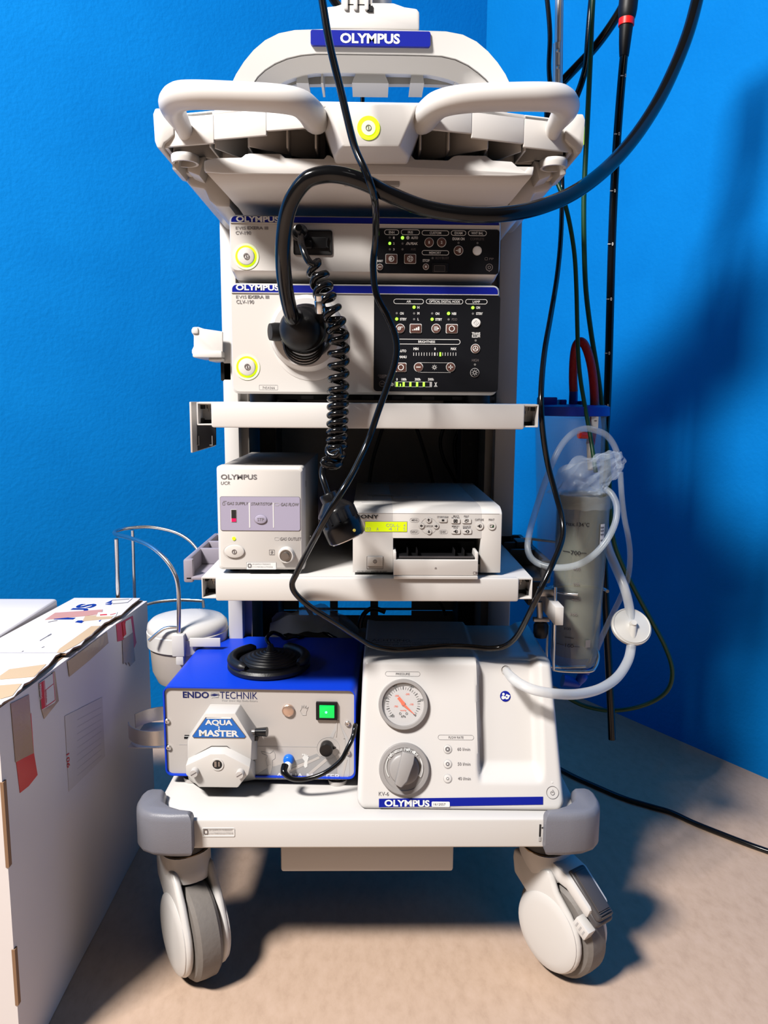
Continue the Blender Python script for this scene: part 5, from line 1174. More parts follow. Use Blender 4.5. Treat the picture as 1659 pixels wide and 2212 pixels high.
for m_, pts, l_ in (('tape_red', [(33, 1640), (66, 1540), (72, 1626), (80, 1674), (61, 1698), (42, 1713)], 'red tape end'), ('tape_brown', [(21.5, 1520), (61, 1500), (66, 1570), (71, 1627), (50, 1637), (32, 1647)], 'brown tape strip'),
                    ('tape_brown', [(112, 1452), (117, 1450), (125.5, 1514), (94, 1553), (88, 1532)], 'brown tape strip'), ('tape_brown', [(144, 1429), (186, 1398), (230, 1365), (233, 1389), (190, 1428), (148.5, 1462)], 'brown tape strip'),
                    ('tape_red', [(250, 1349), (286, 1330), (291, 1370), (294, 1388), (288, 1402), (276, 1380), (253, 1386)], 'torn red tape'), ('tape_brown', [(263, 1383), (276, 1372), (286, 1366), (288, 1400), (291, 1427), (280, 1439), (276, 1430), (273, 1437), (270, 1431), (265, 1434)], 'torn brown tape')):
    mb = MB(m_); face_poly(mb, pts, *((.0005, .0009) if m_ == 'tape_red' else (.0009, .0012))); bb(mb, 'tape', bo, l_)
def face_txt(mb, st, c, u_, v_, x):     # text on the right face: c origin px, u/v pixel vectors for width/height
    def fn(X, Z):
        p = atx(c[0]+u_[0]*X+v_[0]*Z, c[1]+u_[1]*X+v_[1]*Z, XB); return (x, p.y, p.z)
    mb.text(st, 0, 1, 0, 1, 0, .01, fn=fn)
mb = MB('print_white'); face_poly(mb, [(82, 1476), (114, 1453), (118.5, 1514), (116, 1518), (88, 1534)], .0013, .0015)
mb.m('print_red'); face_poly(mb, [(82.5, 1477), (92, 1470), (95.5, 1528), (88, 1533)], .0016, .0017)
for q in ([(93, 1470), (94, 1469.5), (97.5, 1526), (96.5, 1527)], [(94, 1492), (113, 1476.5), (113, 1478), (94, 1493.5)], [(112, 1455), (113, 1454), (117.5, 1513), (116.5, 1514)], [(96, 1526), (116, 1512), (116, 1514), (96, 1528)]): face_poly(mb, q, .0016, .0017)
mb.m('print_white'); face_txt(mb, 'Desinfizie', (87.8, 1508), (-1.6, -32), (-5, 4), XB+.0019); mb.m('print_red'); face_txt(mb, 'Instrument', (99, 1517), (-1, -26), (-3, 2), XB+.0019); bb(mb, 'warning_label', bo, 'red and white label')
mb = MB('print_white'); face_poly(mb, [(270, 1342), (281, 1336), (285, 1366), (270, 1377), (265, 1379)], .0013, .0015); mb.m('print_red'); face_poly(mb, [(262, 1345), (268, 1342), (271, 1370), (265, 1376)], .0016, .0017); bb(mb, 'torn_label', bo, 'torn red and white label')
mb = MB('box_white'); mb.mats[0] = 'note_paper'; face_poly(mb, [(139, 1547), (220, 1506), (226, 1634), (148, 1710)], .0005, .0007); mb.m('note_line')
for k in range(9): y = 1552+15*k; face_poly(mb, [(166, y+3), (218, y-25-k*2), (218, y-23.8-k*2), (166, y+4.2)], .0008, .0009)
mb.m('print_red'); face_txt(mb, '901', (150, 1656), (-2, -30), (-6, 4), XB+.0011); bb(mb, 'delivery_note', bo, 'faded beige delivery note')
b2 = Vector((-.80, .05, 0))
mb = MB('box_white'); yc = [-.30, -.1, .1, .25, .352]
mb.loft([[(-1.05, y, .002), (-.606, y, .002), (-.606, y, .500), (-.609, y, .503), (-.615, y, .5035), (-1.05, y, .5035)] for y in yc], bev=.001)
mb.m('tape_tan'); mb.box(-1.0, -.72, .24, .28, .5036, .5040)
ob = solo(mb, 'cardboard_box', 'plain white cardboard box behind the taped box, cut by the left picture edge', 'box', b2)
# ---------------------------------------------------------------- waste bin with steel hoop frame
BN = Vector((-.3410, .300, .350))
wb = thing('waste_bin', 'small white waste bin with a lid, hung left of the trolley', 'bin', BN)
mb = MB('bin_beige'); mb.lathe([(0, 0), (.035, .002), (.058, .014), (.067, .035), (.0705, .088)], seg=48); mb.build('bucket', wb)
mb = MB('white_plastic'); mb.lathe([(.0705, .080), (.0745, .083), (.0755, .110), (.0735, .112), (.070, .112)], seg=48, caps=False); mb.build('rim', wb)
mb = MB('white_plastic'); mb.lathe([(.0740, .1115), (.0745, .116), (.073, .124), (.066, .131), (.045, .136), (0, .138)], seg=48); mb.build('lid', wb)
a = at(386, 1375, .225); 
mb = MB('white_plastic'); v = a-BN; mb.box(v.x-.010, v.x+.012, v.y-.012, v.y+.008, v.z-.034, v.z+.006, .002); mb.box(v.x-.004, v.x+.010, v.y-.011, v.y+.008, v.z-.050, v.z-.03, .002); mb.box(v.x+.02, v.x+.075, v.y-.004, v.y, v.z-.018, v.z-.002, .001); mb.build('frame_bracket', wb)
mb = MB('steel')
loop = P([(386, 1372, .225), (386.5, 1320, .225), (385, 1270, .225), (376, 1236, .228), (352, 1202, .24), (318, 1176, .27), (280, 1162, .32), (256, 1156, .37), (247.5, 1152, .405), (252, 1147, .43), (275, 1141, .455), (322, 1138, .47), (370, 1147, .47), (402, 1162, .46), (424, 1184, .45), (434, 1206, .44)])
mb.tube([p-BN for p in loop], .0038, 14, 5); mb.build('hoop', wb)
for (x0_, y0, ya_, x1_, y1, r_) in ((251, 1164, .412, 256, 1330, .0046), (286, 1145, .462, 292, 1330, .0036)):
    mb = MB('steel'); mb.tube([at(x0_, y0, ya_)-BN, at(x1_, y1, ya_+.03)-BN], r_, 12, smooth=False); mb.build('upright', wb)
mb = MB('steel'); rg = P([(322, 1384, .22), (355, 1358, .222), (386, 1356, .225)]); mb.tube([p-BN for p in rg], .0030, 10); mb.build('ring_rail', wb); mb = MB('steel')
rg = P([(300, 1310, .44), (340, 1300, .455), (390, 1296, .46), (438, 1298, .455)]); mb.tube([p-BN for p in rg], .0034, 10); q = P([(438, 1296, .455), (440, 1313, .45)]); mb.tube([p-BN for p in q], .0034, 10, smooth=False); mb.build('ring_rail', wb)
# ---------------------------------------------------------------- suction canister, red hose
CA, CB = at(1232, 886, .25), at(1226, 1240, .25)
ax = (CA-CB); HC = ax.length; axn = ax.normalized()
sc_ = thing('suction_canister', 'large clear suction canister with a blue lid, hung right of the trolley', 'canister', CB)
mb = MB('clear_plastic'); mb.lathe([(0, 0), (.050, .002), (.055, .012), (.062, HC-.012), (.0645, HC-.010), (.0645, HC-.002)], (0, 0, 0), axn, 48, caps=False); mb.lathe([(.0535, .014), (.0605, HC-.012)], (0, 0, 0), axn, 48, caps=False); mb.build('jar', sc_)
mb = MB('lid_blue'); mb.lathe([(.062, HC-.010), (.0675, HC-.009), (.0675, HC+.006), (.060, HC+.009), (0, HC+.010)], (0, 0, 0), axn, 48)
def lid_part(x0_, y0, x1_, y1, dy=.0):
    p, q = at(x0_, y1, .25+dy)-CB, at(x1_, y0, .25+dy)-CB; mb.box(p.x, q.x, p.y-.016, p.y+.016, p.z-.004, q.z, .002)
lid_part(1163, 858, 1200, 880); lid_part(1203, 874, 1212, 882); lid_part(1206, 863, 1220, 882); lid_part(1222, 873, 1253, 885); lid_part(1247, 866, 1254, 884)
p = at(1238, 884, .25)-CB; q = at(1239, 838, .25)-CB; mb.cyl(p, q, .0080, .0072); mb.cyl(q-Vector((0, 0, .006)), q, .0055)
mb.build('lid', sc_)
mb = MB('print_white'); p = at(1285, 910, .19)-CB; mb.box(p.x-.006, p.x+.006, p.y, p.y+.0006, p.z-.012, p.z+.008); mb.m('print_dim'); mb.box(p.x-.001, p.x+.003, p.y-.0004, p.y, p.z, p.z+.0015); mb.build('scale_label', sc_)
mb = MB('zinc'); p, q = at(1148, 1164, .235)-CB, at(1200, 1170, .235)-CB; mb.tube([p, q], .0028, 8, smooth=False); p2 = at(1149, 1200, .235)-CB; mb.tube([p, p2], .002, 8, smooth=False); q3 = at(1125, 1164, .24)-CB; mb.tube([p, q3], .0028, 8, smooth=False); mb.build('holder_bracket', sc_)
pts = P([(1239, 846, .25), (1238, 815, .25), (1239.5, 775, .25), (1244, 748, .247), (1252, 738, .244), (1261, 742, .240), (1270, 762, .236), (1278, 795, .232), (1283, 840, .225), (1284, 885, .216), (1280, 930, .206), (1275, 960, .200)])
hz = pts[0]
mb = MB('hose_red'); mb.tube([p-hz for p in pts], .0075, 16, 6); rh = thing('red_hose', 'ribbed dark red hose looped up from the blue canister lid', 'hose', hz); mb.build('hose', rh)
mb = MB('cap_red'); p, q = at(1251, 939, .19)-hz, at(1270, 941, .196)-hz; mb.cyl(p, q, .0066, .0058); mb.m('bin_beige'); p, q = at(1274, 958, .2)-hz, at(1276, 1015, .185)-hz; mb.cyl(p, q, .0058, .005); o = mb.build('connector', rh); o['label'] = 'bright red and ivory hose connector'
# ---------------------------------------------------------------- beaker in its wire holder, wrapped top
GA, GB = at(1261, 1066, .13), at(1238, 1440, .13)
gx = (GA-GB); GH = gx.length; gn = gx.normalized()
bk = thing('measuring_beaker', 'tall graduated grey green beaker standing in the wire holder right of the trolley', 'beaker', GB)
mb = MB('beaker_glass'); mb.lathe([(0, 0), (.025, .001), (.037, .010), (.0395, .025), (.0430, GH-.004), (.0436, GH)], (0, 0, 0), gn, 56, caps=False); mb.lathe([(.0375, .026), (.0412, GH-.002)], (0, 0, 0), gn, 56, caps=False); mb.build('glass', bk)
mb = MB('print_black')
def curved(st, cx, cy, w, h, m=None):
    O_ = at(cx, cy, .087)-GB; t = O_.dot(gn); r_ = .0437-.003*(1-t/GH)+.0005
    c0 = gn*t; x_off = (O_-c0).x
    k = 1/1330.0
    def fn(X, Z):
        xx = max(-.99*r_, min(.99*r_, x_off+X)); a_ = math.asin(xx/r_); p = gn*(t+Z)
        return (p.x+r_*math.sin(a_), p.y-r_*math.cos(a_), p.z)
    if m: mb.m(m)
    mb.text(st, -w*k/2, w*k/2, -h*k/2, h*k/2, 0, .01, fn=fn)
curved('max.134°C', 1249, 1133, 47, 9); curved('700', 1245, 1195, 19, 9); curved('–', 1228, 1194, 12, 1.4); curved('–', 1261, 1195, 12, 1.4)
curved('600', 1247, 1229, 14, 7, 'print_dim'); curved('500', 1246, 1263, 12, 6); curved('400', 1243, 1296, 14, 5); curved('300', 1240, 1328, 16, 5.5); curved('200', 1228, 1361, 14, 5, 'print_black'); curved('–', 1232, 1380, 18, 1.2); curved('—100—', 1231, 1397, 44, 8)
mb.build('graduation', bk)
mb = MB('print_white')
def patch(cx0, cy0, cx1, cy1, ex=.0006):
    p, q = at(cx0, cy1, .087)-GB, at(cx1, cy0, .087)-GB; t0, t1 = p.dot(gn), q.dot(gn); n_ = 6; R_ = []
    for i in range(n_+1):
        x = p.x+(q.x-p.x)*i/n_
        o_ = []
        for t in (t0, t1):
            r_ = .0437-.003*(1-t/GH)+ex; c = gn*t; a_ = math.asin(max(-.995, min(.995, (x-c.x)/r_))); o_.append((c.x+r_*math.sin(a_), c.y-r_*math.cos(a_), c.z))
        R_.append(o_)
    mb.loft(R_, caps=False, closed=False)
patch(1297, 1134, 1310, 1178); mb.m('print_grey')
for y in (1140, 1147, 1155, 1168): patch(1299, y, 1308, y+3, .0010)
mb.build('sticker', bk)
mb = MB('print_grey'); patch(1265, 1384, 1277, 1400, .0008); mb.build('mark', bk)
mb = MB('steel'); hb = at(1195, 1450, .13)
wh = thing('beaker_holder', 'bent steel wire holder gripping the grey green beaker', 'holder', hb)
tC = GB+gn*(at(1240, 1277, .13)-GB).dot(gn)
ring = [tC+Vector((.0475*math.cos(R(a_)), .0475*math.sin(R(a_)), -.004*math.sin(R(a_))+.002)) for a_ in range(-15, 256, 15)]
mb.tube([p-hb for p in ring], .0028, 12, 4); mb.build('ring', wh)
mb = MB('steel'); fr_ = P([(1200, 1268, .088), (1199, 1320, .086), (1197, 1390, .086), (1196, 1440, .088), (1201, 1448, .088), (1240, 1451, .09), (1275, 1450, .092), (1286, 1441, .098), (1292, 1424, .108), (1291, 1408, .120), (1284, 1402, .130), (1278, 1412, .15), (1272, 1430, .17)]); mb.tube([p-hb for p in fr_], .0026, 12, 5)
f2 = P([(1184, 1350, .17), (1182, 1430, .17), (1200, 1441, .17), (1265, 1440, .17)]); mb.tube([p-hb for p in f2], .0022, 10, 5); mb.build('frame', wh)
mb = MB('zinc'); p = at(1178, 1278, .12)-hb; mb.box(p.x-.012, p.x+.012, p.y-.01, p.y+.01, p.z-.006, p.z+.006, .001); p = at(1170, 1338, .11)-hb; mb.box(p.x-.014, p.x+.012, p.y-.006, p.y+.006, p.z-.003, p.z+.003, .001); mb.cyl(at(1165, 1300, .11)-hb, at(1167, 1345, .11)-hb, .005); mb.build('clamp', wh)
mb = MB('black_rubber'); p = at(1169, 1342, .11)-hb; mb.lathe([(0, 0), (.009, -.001), (.0125, -.006), (.0125, -.020), (.010, -.027), (0, -.028)], p, (0, 0, 1), 10); mb.build('clamp_knob', wh)
# plastic film over the beaker mouth
random.seed(11)
fo = GA+Vector((0, 0, 0))
from mathutils import noise
cpts = [at(1240, 1066, .125), at(1262, 1040, .12), at(1292, 1020, .125), at(1322, 1003, .135), at(1338, 990, .145)]
rads = [.040, .037, .027, .020, .013]
rings = []
cs = smooth_path(cpts, 8); 
for i, p in enumerate(cs):
    t = i/(len(cs)-1)*(len(rads)-1); k = min(int(t), len(rads)-2); r_ = rads[k]*(1-t+k)+rads[k+1]*(t-k)
    d = (cs[min(i+1, len(cs)-1)]-cs[max(i-1, 0)]).normalized(); d = d.lerp(Vector((0, 0, 1)), max(0, 1-t*.6)).normalized(); e1 = d.cross(Vector((0, 1, 0))).normalized(); e2 = d.cross(e1)
    ring_ = []
    for j in range(60):
        a_ = 2*math.pi*j/60; nn = noise.noise(Vector((3*math.cos(a_), 3*math.sin(a_), i*.22)))*.34+noise.noise(Vector((2.2*math.cos(a_)+5, 2.2*math.sin(a_), i*.12)))*.30
        ring_.append(p+(e1*math.cos(a_)+e2*math.sin(a_)*.8)*r_*(1+nn))
    rings.append(ring_)
mb = MB('film_dense'); mb.loft(rings, caps=False)
f2_ = [[GA+gn*(-.022+.0055*k+.004*noise.noise(Vector((j*.6, k, 0))))+Vector((math.cos(2*math.pi*j/36), math.sin(2*math.pi*j/36), 0))*(.045+.004*noise.noise(Vector((j*.9, k*.7, 3)))) for j in range(36)] for k in range(5)]
f2_ = [r_[20:36] for r_ in f2_]
mb.loft(f2_, caps=False, closed=False)
for f_ in mb.bm.faces: pass
solo(mb, 'plastic_wrap', 'crumpled translucent plastic wrap covering the mouth of the grey green beaker', 'plastic wrap', fo)
# plastic bag behind the blue pump
b0 = at(690, 1375, .33)
mb = MB('film'); rr_ = []
for i in range(12):
    t = i/11; row = []
    for j in range(22):
        x = -.19+.20*j/21; ztop_ = .435+.052*math.sin(math.pi*min(1, (j+2)/20))**.7; row.append(Vector((x, .305+.10*t+.014*noise.noise(Vector((x*26, t*4, 1))), .42+(ztop_-.42)*math.sin(math.pi*(.15+.7*t))+.018*noise.noise(Vector((x*30, t*5, 7))))))
    rr_.append(row)
mb.loft(rr_, caps=False, closed=False); solo(mb, 'plastic_bag', 'crumpled clear plastic bag lying behind the blue pump', 'plastic bag', b0)
# ---------------------------------------------------------------- hoses of the suction pump
PH = at(1092, 1449, .018)
sh = thing('suction_hose', 'thick milky suction hose running from the white pump through a round filter', 'hose', PH)
pts = P([(1094, 1450, .022), (1108, 1466, -.004), (1128, 1480, -.022), (1160, 1492, -.03), (1205, 1499, -.022), (1250, 1499, .0), (1295, 1488, .03), (1332, 1464, .06), (1355, 1430, .085), (1363, 1400, .10), (1364.5, 1372, .112)])
mb = MB('tube_clear'); mb.tube([p-PH for p in pts], [.0062]+[.0078]*10, 16, 6)
pts = P([(1362, 1340, .128), (1358, 1305, .14), (1347, 1265, .15), (1330, 1225, .175), (1315, 1190, .195), (1308, 1165, .205), (1304, 1140, .21)]); mb.tube([p-PH for p in pts], .0078, 16, 6); o = mb.build('hose', sh)
FC = at(1363, 1354, .12)-PH; fd = Vector((.03, -.62, .55)).normalized()
mb = MB('filter_white'); mb.lathe([(.004, -.016), (.0055, -.014), (.006, -.006), (.030, -.0045), (.0330, -.003), (.0335, 0), (.0330, .003), (.030, .0045), (.012, .0065), (.006, .009), (.0055, .015), (.0045, .017)], FC, fd, 48); mb.lathe([(.0295, .0046), (.0305, .0056), (.0315, .0046)], FC, fd, 48, caps=False)
mb.cyl(FC+fd*.010+Vector((0, -.001, -.002)), at(1365, 1395, .104)-PH, .0062, .0068); mb.build('filter', sh)
tubes = [('long thin milky tube looping in front of the clear canister', [(1338, 1010, .17), (1330, 970, .165), (1312, 942, .16), (1288, 930, .155), (1262, 926, .15), (1232, 940, .14), (1205, 975, .13), (1178, 1040, .12), (1158, 1100, .11), (1144, 1150, .10), (1140, 1185, .09), (1150, 1208, .075), (1176, 1222, .06), (1215, 1226, .05), (1255, 1217, .05), (1290, 1192, .055), (1315, 1160, .06), (1330, 1125, .07), (1332, 1092, .08), (1322, 1068, .09), (1308, 1056, .10)], .0052),
         ('thin bluish tube hanging behind the beaker down to the blue valve', [(1340, 1020, .20), (1343, 1070, .20), (1349, 1120, .20), (1357, 1160, .20), (1361, 1200, .20), (1357, 1245, .20), (1343, 1285, .20), (1324, 1325, .20), (1305, 1365, .20), (1291, 1398, .20), (1283, 1415, .20), (1270, 1440, .20)], .0050)]
for lb_, L, r_ in tubes:
    p = P(L); mb = MB('tube_thin'); mb.tube([q-p[0] for q in p], r_, 12, 6); o = mb.build('thin_tube'); o.location = p[0]; tag(o, lb_, 'tube')
mb = MB('valve_blue'); p, q = at(1268, 1444, .20), at(1246, 1480, .20); d = (q-p); mb.lathe([(.006, 0), (.0085, .003), (.0085, .008), (.007, .010), (.0095, .014), (.0095, .022), (.008, .026), (.006, d.length)], (0, 0, 0), d, 16)
p2, q2 = at(1215, 1470, .2)-p, at(1250, 1478, .2)-p; mb.cyl(p2, q2, .012, .008, 14)
o = mb.build('drain_valve'); o.location = p; tag(o, 'small dark blue valve at the lower end of the thin tube', 'valve')
# ---------------------------------------------------------------- endoscope plug and thick cord
EO = at(664, 718, -.0135)
en = thing('endoscope', 'thick black endoscope cord with its round plug pushed into the light source', 'endoscope', EO)
L = Vector
mb = MB('plug_black'); mb.lathe([(.034, .0), (.0375, .001), (.0380, .012), (.0365, .018), (.0330, .022), (.0315, .040), (.029, .044), (.0, .046)], (0, .0, 0), (-.05, -1, .02), 48); pl_ = mb.build('plug', en)
mb = MB('matte_black'); D0 = L((-.006, -.036, .000)); dv = L((-.26, -.80, .50)).normalized()
mb.lathe([(.0275, -.014), (.0288, -.004), (.0285, .004), (.0265, .012), (.0225, .019), (.0170, .0245), (.0132, .027), (.0125, .031), (.011, .0315)], D0, dv, 40)
for k in range(4): mb.lathe([(.0262, 0), (.0285, .0015), (.0262, .003)], L((-.002, -.034-.0006*k, -.008-.0035*k)), (-.05, -1, -.12), 36, caps=False)
mb.build('boot', pl_)
mb = MB('graphic_grey'); mb.lathe([(.0325, .0225), (.0336, .0225), (.0325, .034)], (0, 0, 0), (-.05, -1, .02), 48, caps=False)
# only the lower arc of the band
bmesh.ops.delete(mb.bm, geom=[v for v in mb.bm.verts if v.co.z > -.012], context='VERTS'); o = mb.build('rating_band', pl_); o['label'] = 'grey band with small print'
mb = MB('matte_black'); p, q = at(612, 717, -.022)-EO, at(583, 717, -.030)-EO; d = q-p; mb.lathe([(.006, 0), (.0125, .001), (.0128, .012), (.0115, d.length), (0, d.length+.0006)], p, d, 24); o = mb.build('side_cap', pl_)
mb = MB('steel'); p, q = at(692, 668, -.078)-EO, at(689, 637, -.086)-EO; d = q-p; mb.lathe([(.0070, -.004), (.0072, 0), (.0072, .011), (.0062, .0125), (.0066, .0145), (.0066, d.length), (0, d.length)], p, d, 24); p3 = at(692, 692, -.04)-EO; mb.m('plug_black'); mb.cyl(p3, p, .0105, .0085); mb.m('steel'); mb.cyl(at(664, 678, -.05)-EO, at(676, 672, -.055)-EO, .0028); o = mb.build('water_port', pl_); o['label'] = 'shiny metal water port'
pts = P([(640, 702, -.062), (630, 680, -.082), (621, 645, -.10), (614, 600, -.125), (611, 550, -.15), (614, 500, -.165), (622, 455, -.18), (638, 418, -.19), (664, 388, -.198), (700, 377, -.20), (740, 379, -.20), (790, 395, -.195), (850, 424, -.185), (920, 450, -.175), (1000, 463, -.165), (1080, 463, -.15), (1160, 449, -.125), (1240, 416, -.085), (1310, 364, -.03), (1370, 298, .02), (1420, 222, .07), (1458, 145, .11), (1487, 70, .14), (1506, 0, .165), (1522, -75, .18)])
mb = MB('cable_black'); mb.tube([p-EO for p in pts], [.0105]+[.0098]*3+[.0094]*21, 18, 7); mb.build('cord', en)
# ---------------------------------------------------------------- coiled cable with hanging connector
CO = at(650, 510, -.006)
cc = thing('coiled_cable', 'black spiral cable from the video processor down to a hanging black connector', 'cable', CO)
mb = MB('plug_black'); mb.lathe([(.0105, 0), (.0112, -.002), (.0112, -.016), (.0095, -.020), (.006, -.021), (.0052, -.030), (.0045, -.034)], (0, 0, 0), (0, 1, -.12), 28); p = at(664, 528, -.016)-CO; mb.box(p.x-.004, p.x+.006, p.y-.004, p.y+.012, p.z-.005, p.z+.005, .001, T=None); mb.build('plug', cc)
axis = [(676, 566, -.060), (690, 600, -.060), (702, 640, -.072), (716, 672, -.078), (725, 700, -.078), (731, 730, -.074), (731, 790, -.064), (730, 860, -.058), (729, 905, -.058), (727, 965, -.058), (722, 985, -.058)]
ap = smooth_path(P(axis), 60)
tot = [0]
for a_, b_ in zip(ap, ap[1:]): tot.append(tot[-1]+(b_-a_).length)
ph = 0; pts = []
lead = P([(650, 511, -.040), (651, 525, -.055), (656, 542, -.064), (664, 560, -.068), (674, 571, -.070)])
k0 = None
for i in range(0, len(ap)):
    t = tot[i]/tot[-1]
    pit = .0175 if t < .2 else (.0168 if t < .66 else .0113)
    if i: ph += 2*math.pi*(tot[i]-tot[i-1])/pit
    d = (ap[min(i+1, len(ap)-1)]-ap[max(i-1, 0)]).normalized(); e1 = d.cross(Vector((0, 1, 0))).normalized(); e2 = e1.cross(d)
    r_ = .0108*min(1, .55+t*9) if t < .9 else .0108
    pts.append((ap[i]+(e1*-math.cos(ph+2.2)+e2*math.sin(ph+2.2))*r_, ph))
co = []; last = -9
for p, h in pts:
    if h-last >= .42: co.append(p); last = h
tail = P([(736, 972, -.075), (728, 985, -.074), (712, 983, -.070), (708, 970, -.064), (716, 960, -.056), (732, 965, -.052), (735, 985, -.056), (728, 998, -.064), (712, 992, -.072), (700, 994, -.076), (700, 1003, -.078), (716, 1008, -.078), (732, 1004, -.070), (733, 992, -.060), (716, 990, -.056), (703, 1000, -.058), (697, 1014, -.066), (697, 1030, -.074), (703, 1048, -.080), (708, 1064, -.084), (712, 1078, -.086)])
mb = MB('cable_black'); mb.tube([p-CO for p in lead+co[1:]+tail], .0046, 12, 2); mb.build('coil', cc)
cA, cB = at(708, 1066, -.088), at(751, 1162, -.092); cd = (cB-cA); LC = cd.length; cd.normalize()
mb = MB('plug_black'); mb.lathe([(0, -.001), (.0115, 0), (.0125, .002), (.0125, .011), (.0145, .013), (.0235, .022), (.0255, .025), (.0255, .041), (.0262, .042), (.0266, .047), (.0266, LC-.002), (.0255, LC), (.022, LC+.0008), (0, LC+.0008)], cA-CO, cd, 48); cn_ = mb.build('connector', cc)
e1 = cd.orthogonal().normalized(); e2 = cd.cross(e1)
mb = MB('matte_black')
for k in range(14):
    a_ = 2*math.pi*k/14; o_ = cA-CO+(e1*math.cos(a_)+e2*math.sin(a_))*.0255; mb.tube([o_+cd*.027, o_+cd*.040], .0018, 6, smooth=False)
mb.m('steel'); mb.lathe([(.0235, LC+.0007), (.0225, LC+.002), (.0205, LC+.002), (.0205, LC+.0007)], cA-CO, cd, 40, caps=False); mb.build('grip_ribs', cn_)
mb = MB('yellow_dot'); p = at(765, 1146, -.117)-CO; mb.lathe([(0, 0), (.002, 0), (.002, .001)], p+Vector((0, .002, 0)), (.5, -1, 0), 14); mb.build('marker_dot', cn_)
# ---------------------------------------------------------------- long thin cord draped over everything
def solo_tube(L, r, m, name, label, cat, seg=12, n=7):
    p = P(L); mb = MB(m); mb.tube([q-p[0] for q in p], r, seg, n); o = mb.build(name); o.location = p[0]; tag(o, label, cat); return o
solo_tube([(684, -70, -.20), (696, 0, -.20), (712, 95, -.20), (736, 195, -.20), (764, 310, -.207), (786, 362, -.216), (800, 397, -.2165), (809, 428, -.203), (812, 465, -.150), (811, 520, -.11), (806, 575, -.10), (813, 635, -.10), (838, 685, -.10), (855, 730, -.10), (855, 775, -.10), (838, 830, -.10), (815, 895, -.10), (794, 955, -.10), (763, 1020, -.118), (738, 1062, -.130), (712, 1105, -.132), (688, 1148, -.120), (660, 1200, -.08), (640, 1240, -.055), (631, 1262, -.048), (640, 1284, -.042), (672, 1312, -.036), (720, 1342, -.025), (768, 1374, .005), (803, 1394, .024), (850, 1403.5, .037), (905, 1401, .040), (960, 1396, .040), (1010, 1397, .040), (1055, 1401, .036), (1090, 1396, .030), (1115, 1376, .012), (1136, 1340, -.02), (1160, 1290, -.055), (1186, 1235, -.05), (1206, 1190, -.03), (1216, 1155, -.01), (1213, 1115, .005), (1200, 1065, .015), (1184, 1005, .02), (1174, 945, .015), (1169, 885, .01), (1170, 825, .03), (1177, 755, .08), (1190, 680, .15), (1203, 600, .22), (1211, 520, .28), (1214, 430, .33), (1213, 360, .34), (1206, 290, .345), (1193, 215, .35), (1186, 150, .35), (1188, 75, .35), (1182, 0, .35), (1172, -70, .35)], .0043, 'cable_black', 'long_cord', 'long thin black cord draped from the top over the white pump and up again', 'cord')
it = P([(1362, -40, .36), (1357, 0, .36), (1352, 45, .36)]); IO = it[-1]
its = thing('insertion_tube', 'straight black scope tube with white depth marks hanging right of the trolley', 'scope tube', IO)
mb = MB('cable_black'); q = P([(1350, 100, .36), (1345, 150, .36), (1339, 220, .36), (1333, 300, .36), (1327, 400, .36), (1322, 520, .36), (1318, 660, .36), (1315, 770, .36), (1311, 880, .36), (1305, 980, .36), (1302, 1080, .36), (1304, 1200, .355), (1308, 1300, .35), (1313, 1400, .345), (1318, 1500, .34), (1322, 1597, .335)]); mb.tube([p-IO for p in q], .0074, 16, 5); mb.build('shaft', its)
mb = MB('matte_black'); mb.tube([p-IO for p in P([(1364, -60, .36), (1356, 20, .36), (1354, 42, .36)])], [.017, .0165, .0135], 18, 3); mb.tube([p-IO for p in P([(1353, 52, .36), (1350, 90, .36), (1348, 122, .36)])], [.0125, .0105, .0082], 18, 3); mb.build('boot', its)
mb = MB('matte_black'); c0 = Vector((.456, .36, 1.605)); mb.tube([p-IO for p in (c0, Vector((.462, .36, 1.63)), Vector((.475, .36, 1.66)), Vector((.49, .36, 1.74)), Vector((.50, .36, 1.82)), Vector((.505, .36, 1.87)))], [.018, .023, .028, .034, .036, .022], 20, 5)
for dz in (0, .045): mb.lathe([(.036, -.03), (.036, .0), (.030, .004), (.0, .004)], Vector((.52, .34, 1.76+dz))-IO, (.7, -.7, 0), 24)
mb.build('control_body', its)
mb = MB('ring_red'); mb.tube([p-IO for p in P([(1353.6, 41, .36), (1352.6, 56, .36)])], .0138, 20, smooth=False); o = mb.build('colour_ring', its); o['label'] = 'red ring'
mb = MB('print_white')
for px, py in ((1348, 163), (1334, 289), (1325, 412), (1320, 527), (1317, 646), (1313, 763), (1310, 876), (1303, 985), (1310, 1306), (1316, 1408)):
    p = at(px, py, .3515)-IO; mb.box(p.x-.0058, p.x-.0008, p.y-.0002, p.y+.002, p.z-.0006, p.z+.0006); 
    mb.text('0', p.x+.0012, p.x+.0042, p.z-.003, p.z+.003, p.y-.0004, .02)
mb.build('depth_marks', its)
solo_tube([(1378, -60, .40), (1350, 5, .40), (1320, 55, .40), (1285, 102, .395), (1245, 145, .385), (1210, 182, .375), (1192, 206, .37), (1185, 250, .40), (1192, 330, .44)], .0082, 'cable_black', 'umbilical_cord', 'black cord slanting up right from behind the right tray handle', 'cord')
solo_tube([(1284, -60, .36), (1276, 20, .36), (1271, 80, .36), (1266, 140, .36), (1256, 180, .36), (1240, 222, .37), (1222, 270, .38), (1210, 330, .40)], .0058, 'cable_black', 'short_cord', 'glossy black cord curving up from behind the right tray handle beside the green cable', 'cord')
